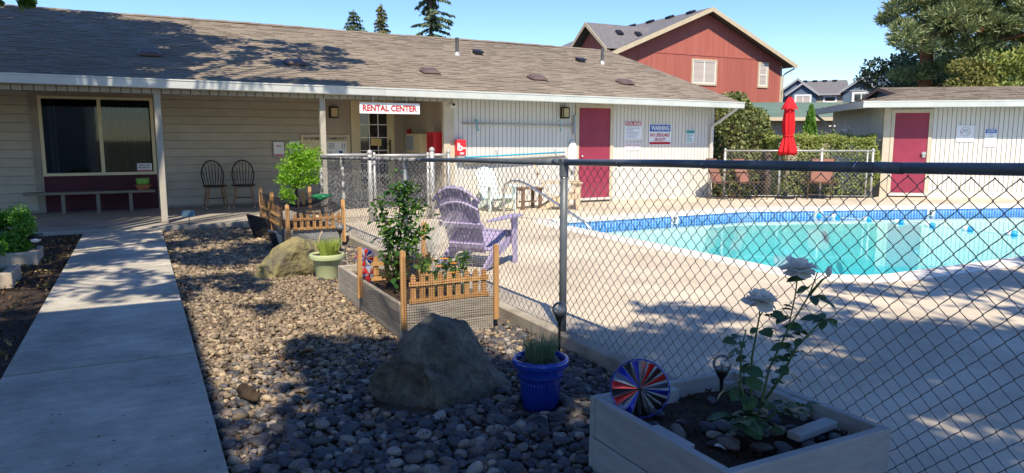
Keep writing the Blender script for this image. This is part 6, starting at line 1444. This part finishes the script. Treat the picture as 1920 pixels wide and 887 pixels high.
conifer('conifer_tree','tall drooping fir cut off by the top of the picture above the ridge',21.6,56.1,5,17.5,3.9,m_needle2,26,.30,3,.36,.42)
# the big pine at right
def P_(lat,fwd,z): v=VR*lat+VF*fwd; return (v.x,v.y,z)
pine=thing('pine_tree','large pine with reddish trunk and billowing crown at the far right','tree',P_(19.1,29.8,0))
tr=[P_(19.3,29.8,0),P_(19.25,29.8,4.5),P_(19.1,29.8,7.5),P_(18.9,29.8,11),P_(18.7,29.9,14)]
q=MB(); q.tube(tr,[.52,.46,.38,.26,.12],12); q.build('trunk',m_pbark,pine,world=True,smooth=True)
q=MB(); q.tube([P_(17.3,30.6,0),P_(17.2,30.6,5),P_(16.9,30.6,9)],[.3,.24,.14],10); q.build('trunk',m_pbark,pine,world=True,smooth=True)
limbs=[(-4.7,0,5.45,6.6),(-3.9,1.2,6.3,7.0),(-4.4,-1.2,5.1,6.4),(-3.2,.6,7.4,7.6),(-3.9,-.6,8.3,8.4),(-2.6,-1.5,6.2,6.7),(-2.4,1.4,8.0,8.2),(-1.5,-1.6,7.6,7.9),(-1.2,1.0,8.9,9.0),(-.9,-1.8,5.9,6.5),(.5,-1.7,6.9,7.2),(1.2,.5,8.6,8.8),(1.9,-.8,7.3,7.4),(2.6,.8,6.2,6.6),(3.0,-.5,5.3,5.9),(1.6,-1.6,5.2,5.8),(2.2,1.0,8.4,8.6),(3.4,0,7.6,7.6),(-2.2,-1,4.5,5.6),(-1.2,-1.5,4.4,5.2),(.9,-1.4,4.3,5.0),(2.4,-.8,4.1,4.9),(-3.2,.5,4.1,5.3),(-3.0,-1.5,7.0,7.3),(.2,.6,10,10),(-1.8,0,10,10),(2,0,10.3,10),(3.6,.8,9.2,9.2),(-2.6,.3,11.0,10.6),(2.2,-.6,11.4,11),(-1.2,-1.0,11.8,11.4),(1.0,.8,12.4,12),(-1.9,.5,12.6,12.2),(1.4,-.4,13.4,12.9),(-.9,.2,13.8,13.3),(.3,-.5,14.4,13.9),(-.2,.4,15.0,14.3),(-2.0,-2.0,5.4,6.2),(-3.4,-1.8,6.0,6.6),(.3,-2.2,6.2,6.6),(1.4,-2.0,7.9,8.2),(-.6,-2.2,8.6,8.8),(-4.2,.2,6.9,7.2),(2.8,-1.8,6.5,7.0),(-3.2,0,9.6,9.4)]
C=[];D=[];bq=MB();tq=[]
for li,(dx,dy,ze_,zs) in enumerate(limbs):
    s=np.array(P_(19.25-.03*zs,29.8,zs-.6)); e=np.array(P_(19.25+dx*(.84 if dx<0 else 1),29.8+dy,ze_)); m=s*.5+e*.5+np.array([0,0,.25]); bq.tube([s,m,e],[.11,.07,.025],5,cap=False)
    L=np.linalg.norm(e-s); k=max(4,int(L/.55))
    for i in range(k):
        f=.38+.62*i/(k-1) if k>1 else 1; c=(s*(1-f)+e*f if f>.5 else s*(1-f)+e*f)+np.array([0,0,.25*(1-(2*f-1)**2)])+rng.normal(size=3)*np.array([.28,.28,.22])
        r=rng.uniform(.42,.78)*(1.05 if f>.6 else .8)
        pts=ballpts(c,(r,r,r*.55),105,.55); d=pts-c+np.array([0,0,.25]); C.append(pts); D.append(d/np.linalg.norm(d,axis=1,keepdims=True))
tag(bq.build('limbs',m_pbark,pine,world=True,smooth=True),kind='stuff')
C=np.concatenate(C);D=np.concatenate(D)
tag(foliage('crown',np.concatenate([C+rng.normal(size=C.shape)*.06 for _ in range(4)]),.24,m_needle,pine,aspect=.20,dirs=np.concatenate([D]*4)),kind='stuff')
def blobtree(name,label,lat,fwd,clumps,mat,size,per,trunk=True,cat='tree'):
    t=thing(name,label,cat,P_(lat,fwd,0)); C=np.concatenate([ballpts(P_(lat+a,fwd+b,c),(r,r,r*.8),per,.45) for a,b,c,r in clumps])
    tag(foliage('crown',C,size,mat,t,aspect=.5,bias=.3),kind='stuff')
    if trunk:
        zmid=sum(c[2] for c in clumps)/len(clumps); q=MB(); q.tube([P_(lat,fwd,0),P_(lat+.05,fwd,zmid)],[.16,.06],8)
        for a,b,c,r in clumps[:6]: q.tube([P_(lat+.03,fwd,zmid*.6),P_(lat+a,fwd+b,c)],[.06,.02],5)
        q.build('trunk',m_bark,t,world=True)
rr=np.random.default_rng(4)
blobtree('golden_bush','yellow green bush below the pine just above the pool house roof',17.1,27.5,[(x*.42+rr.normal(0,.1),rr.normal(0,.3),3.75+z*.40-abs(x)*.2+rr.normal(0,.08),.42) for x in (-1,0,1) for z in (-2,-1,0,1)],m_leaf_gold,.13,420)
blobtree('dark_broadleaf_tree','dark bluish broadleaf tree left of the golden bush below the pine',20.0,36,[(x*.75+rr.normal(0,.2),rr.normal(0,.5),3.6+z*.65+rr.normal(0,.15),.75) for x in (-3,-2,-1,0,1,2) for z in (0,1,2)],m_leaf_far,.2,300)
blobtree('bright_green_tree','bright green tree at the right edge below the pine',18.7,27.0,[(x*.7+rr.normal(0,.2),rr.normal(0,.5),3.2+z*.6-.2*abs(x)+rr.normal(0,.15),.7) for x in (-1,0,1,2) for z in (0,1,2)],m_leaf_hedge,.17,320)
blobtree('backdrop_tree','tall dark tree mass behind the pine trunk at the right edge',24.2,37,[(x*1.0+rr.normal(0,.3),rr.normal(0,.5),3.2+z*.9+rr.normal(0,.2),1.1) for x in (-4,-3,-2,-1,0,1,2) for z in (0,1,2,3)],m_leaf_far,.26,330)

# ---------------------------------------------------------------- neighbours outside the frame that shade the yard
ap=thing('neighbour_apartment','two storey apartment block behind the walkway at the left','building',(-6,-4,0))
q=MB(); q.box((-5.5,-5,0),(-1.62,2.7,5.3)); q.build('wall',m_white,ap,world=True)
q=MB(); q.box((-5.8,-5.3,5.302),(-1.30,3.02,5.5)); q.build('roof',m_shing2,ap,world=True)
for y in (-3.5,0): hw_=MB(); hw_.box((-1.61,y-.8,3.2),(-1.57,y+.8,4.5)); hw_.build('window',m_glass,ap,world=True)
kx,ky=math.tan(PI/2-SUN_EL)*-tosun.x/math.hypot(tosun.x,tosun.y),math.tan(PI/2-SUN_EL)*-tosun.y/math.hypot(tosun.x,tosun.y)
def crown_at(tx,ty,tz,h): return np.array([tx-kx*(h-tz),ty-ky*(h-tz),h])
def shade_tree(label,trunk,th_,specs,leaf=.15,seed=1,extra=()):
    # a broad tree whose limbs end in the leaf clumps listed
    rr=np.random.default_rng(seed); t=thing('maple_tree',label,'tree',(trunk[0],trunk[1],0)); q=MB(); top=np.array([trunk[0],trunk[1],th_])
    q.tube([(trunk[0],trunk[1],-.1),(trunk[0]+.05,trunk[1],th_*.5),top],[.28,.22,.17],10); q.build('trunk',m_bark,t,world=True,smooth=True)
    C=[]; bq=MB()
    for (x0,x1,y0,y1,z0,z1,n,per,rad,h0,h1) in specs:
        for i in range(n):
            c=crown_at(rr.uniform(x0,x1),rr.uniform(y0,y1),rr.uniform(z0,z1),rr.uniform(h0,h1)); C.append(ballpts(c,(rad*rr.uniform(.6,1.3),rad*rr.uniform(.6,1.3),rad*.55),int(per*rr.uniform(.6,1.3)),.2))
            if i%3==0: bq.tube([top,(top+c)/2+np.array([0,0,.4]),c],[.05,.03,.008],4,cap=False)
    for c,r,n in extra: C.append(ballpts(c,r,n,.1))
    tag(bq.build('limbs',m_bark,t,world=True),kind='stuff'); tag(foliage('crown',np.concatenate(C),leaf,m_leaf_tree,t,aspect=.65,bias=.5),kind='stuff')
shade_tree('leafy maple left of the walkway reaching over the roof',(-4.3,5.6),5.2,[
  (-.9,.25,7.3,12.9,0,0,62,52,.34,6.0,7.6),(-5,-.9,9.3,12.9,0,0,44,60,.38,6.0,7.6),(-5,-.9,7.2,9.3,0,0,15,60,.34,6.0,7.6),      # dappled walkway and strip
  (.35,1.7,8.6,12.9,0,0,40,95,.42,6.2,7.4),     # shaded gravel by the porch
  (.3,1.0,6.2,8.4,0,0,9,60,.28,6.2,7.0),
  (-6,.2,13,18.8,2.6,4.2,620,150,.55,8.0,9.6),     # shaded left end of the roof
  (-1.2,1.2,13.4,18.3,2.5,3.9,120,85,.42,8.2,9.2),(1.0,4.2,14.2,17.2,2.8,3.5,60,60,.32,8.2,8.8),(-1,3.6,13.25,13.6,2.3,2.6,34,60,.28,8.0,8.4)],
  extra=[((-1.30,9.35,2.90),(.22,.15,.07),40),((-1.62,9.3,2.97),(.25,.15,.09),50),((-.93,9.4,2.86),(.10,.1,.05),14)])
shade_tree('spreading maple behind the viewpoint shading the planters',(2.2,-5.5),4.5,[
  (.9,2.7,.8,4.2,.1,.3,80,120,.42,6.2,7.6),(.35,1.1,.8,3.7,0,0,34,110,.36,6.2,7.4),(.5,1.8,2.2,3.6,0,0,26,100,.34,6.2,7.4),(.9,1.9,3.8,4.9,.0,.4,22,90,.32,6.4,7.2),
  (2.7,5.2,.5,4.0,0,0,70,110,.48,6.4,7.8),(4.2,9.5,.2,3.3,0,0,110,110,.5,6.6,8.0),(2.7,4.2,3.9,4.7,0,0,9,60,.35,7,8),(5.4,8.4,3.9,4.6,0,0,20,55,.34,7,8),(7.5,12,2.5,4.7,0,0,50,70,.42,6.6,8.2)],seed=5)
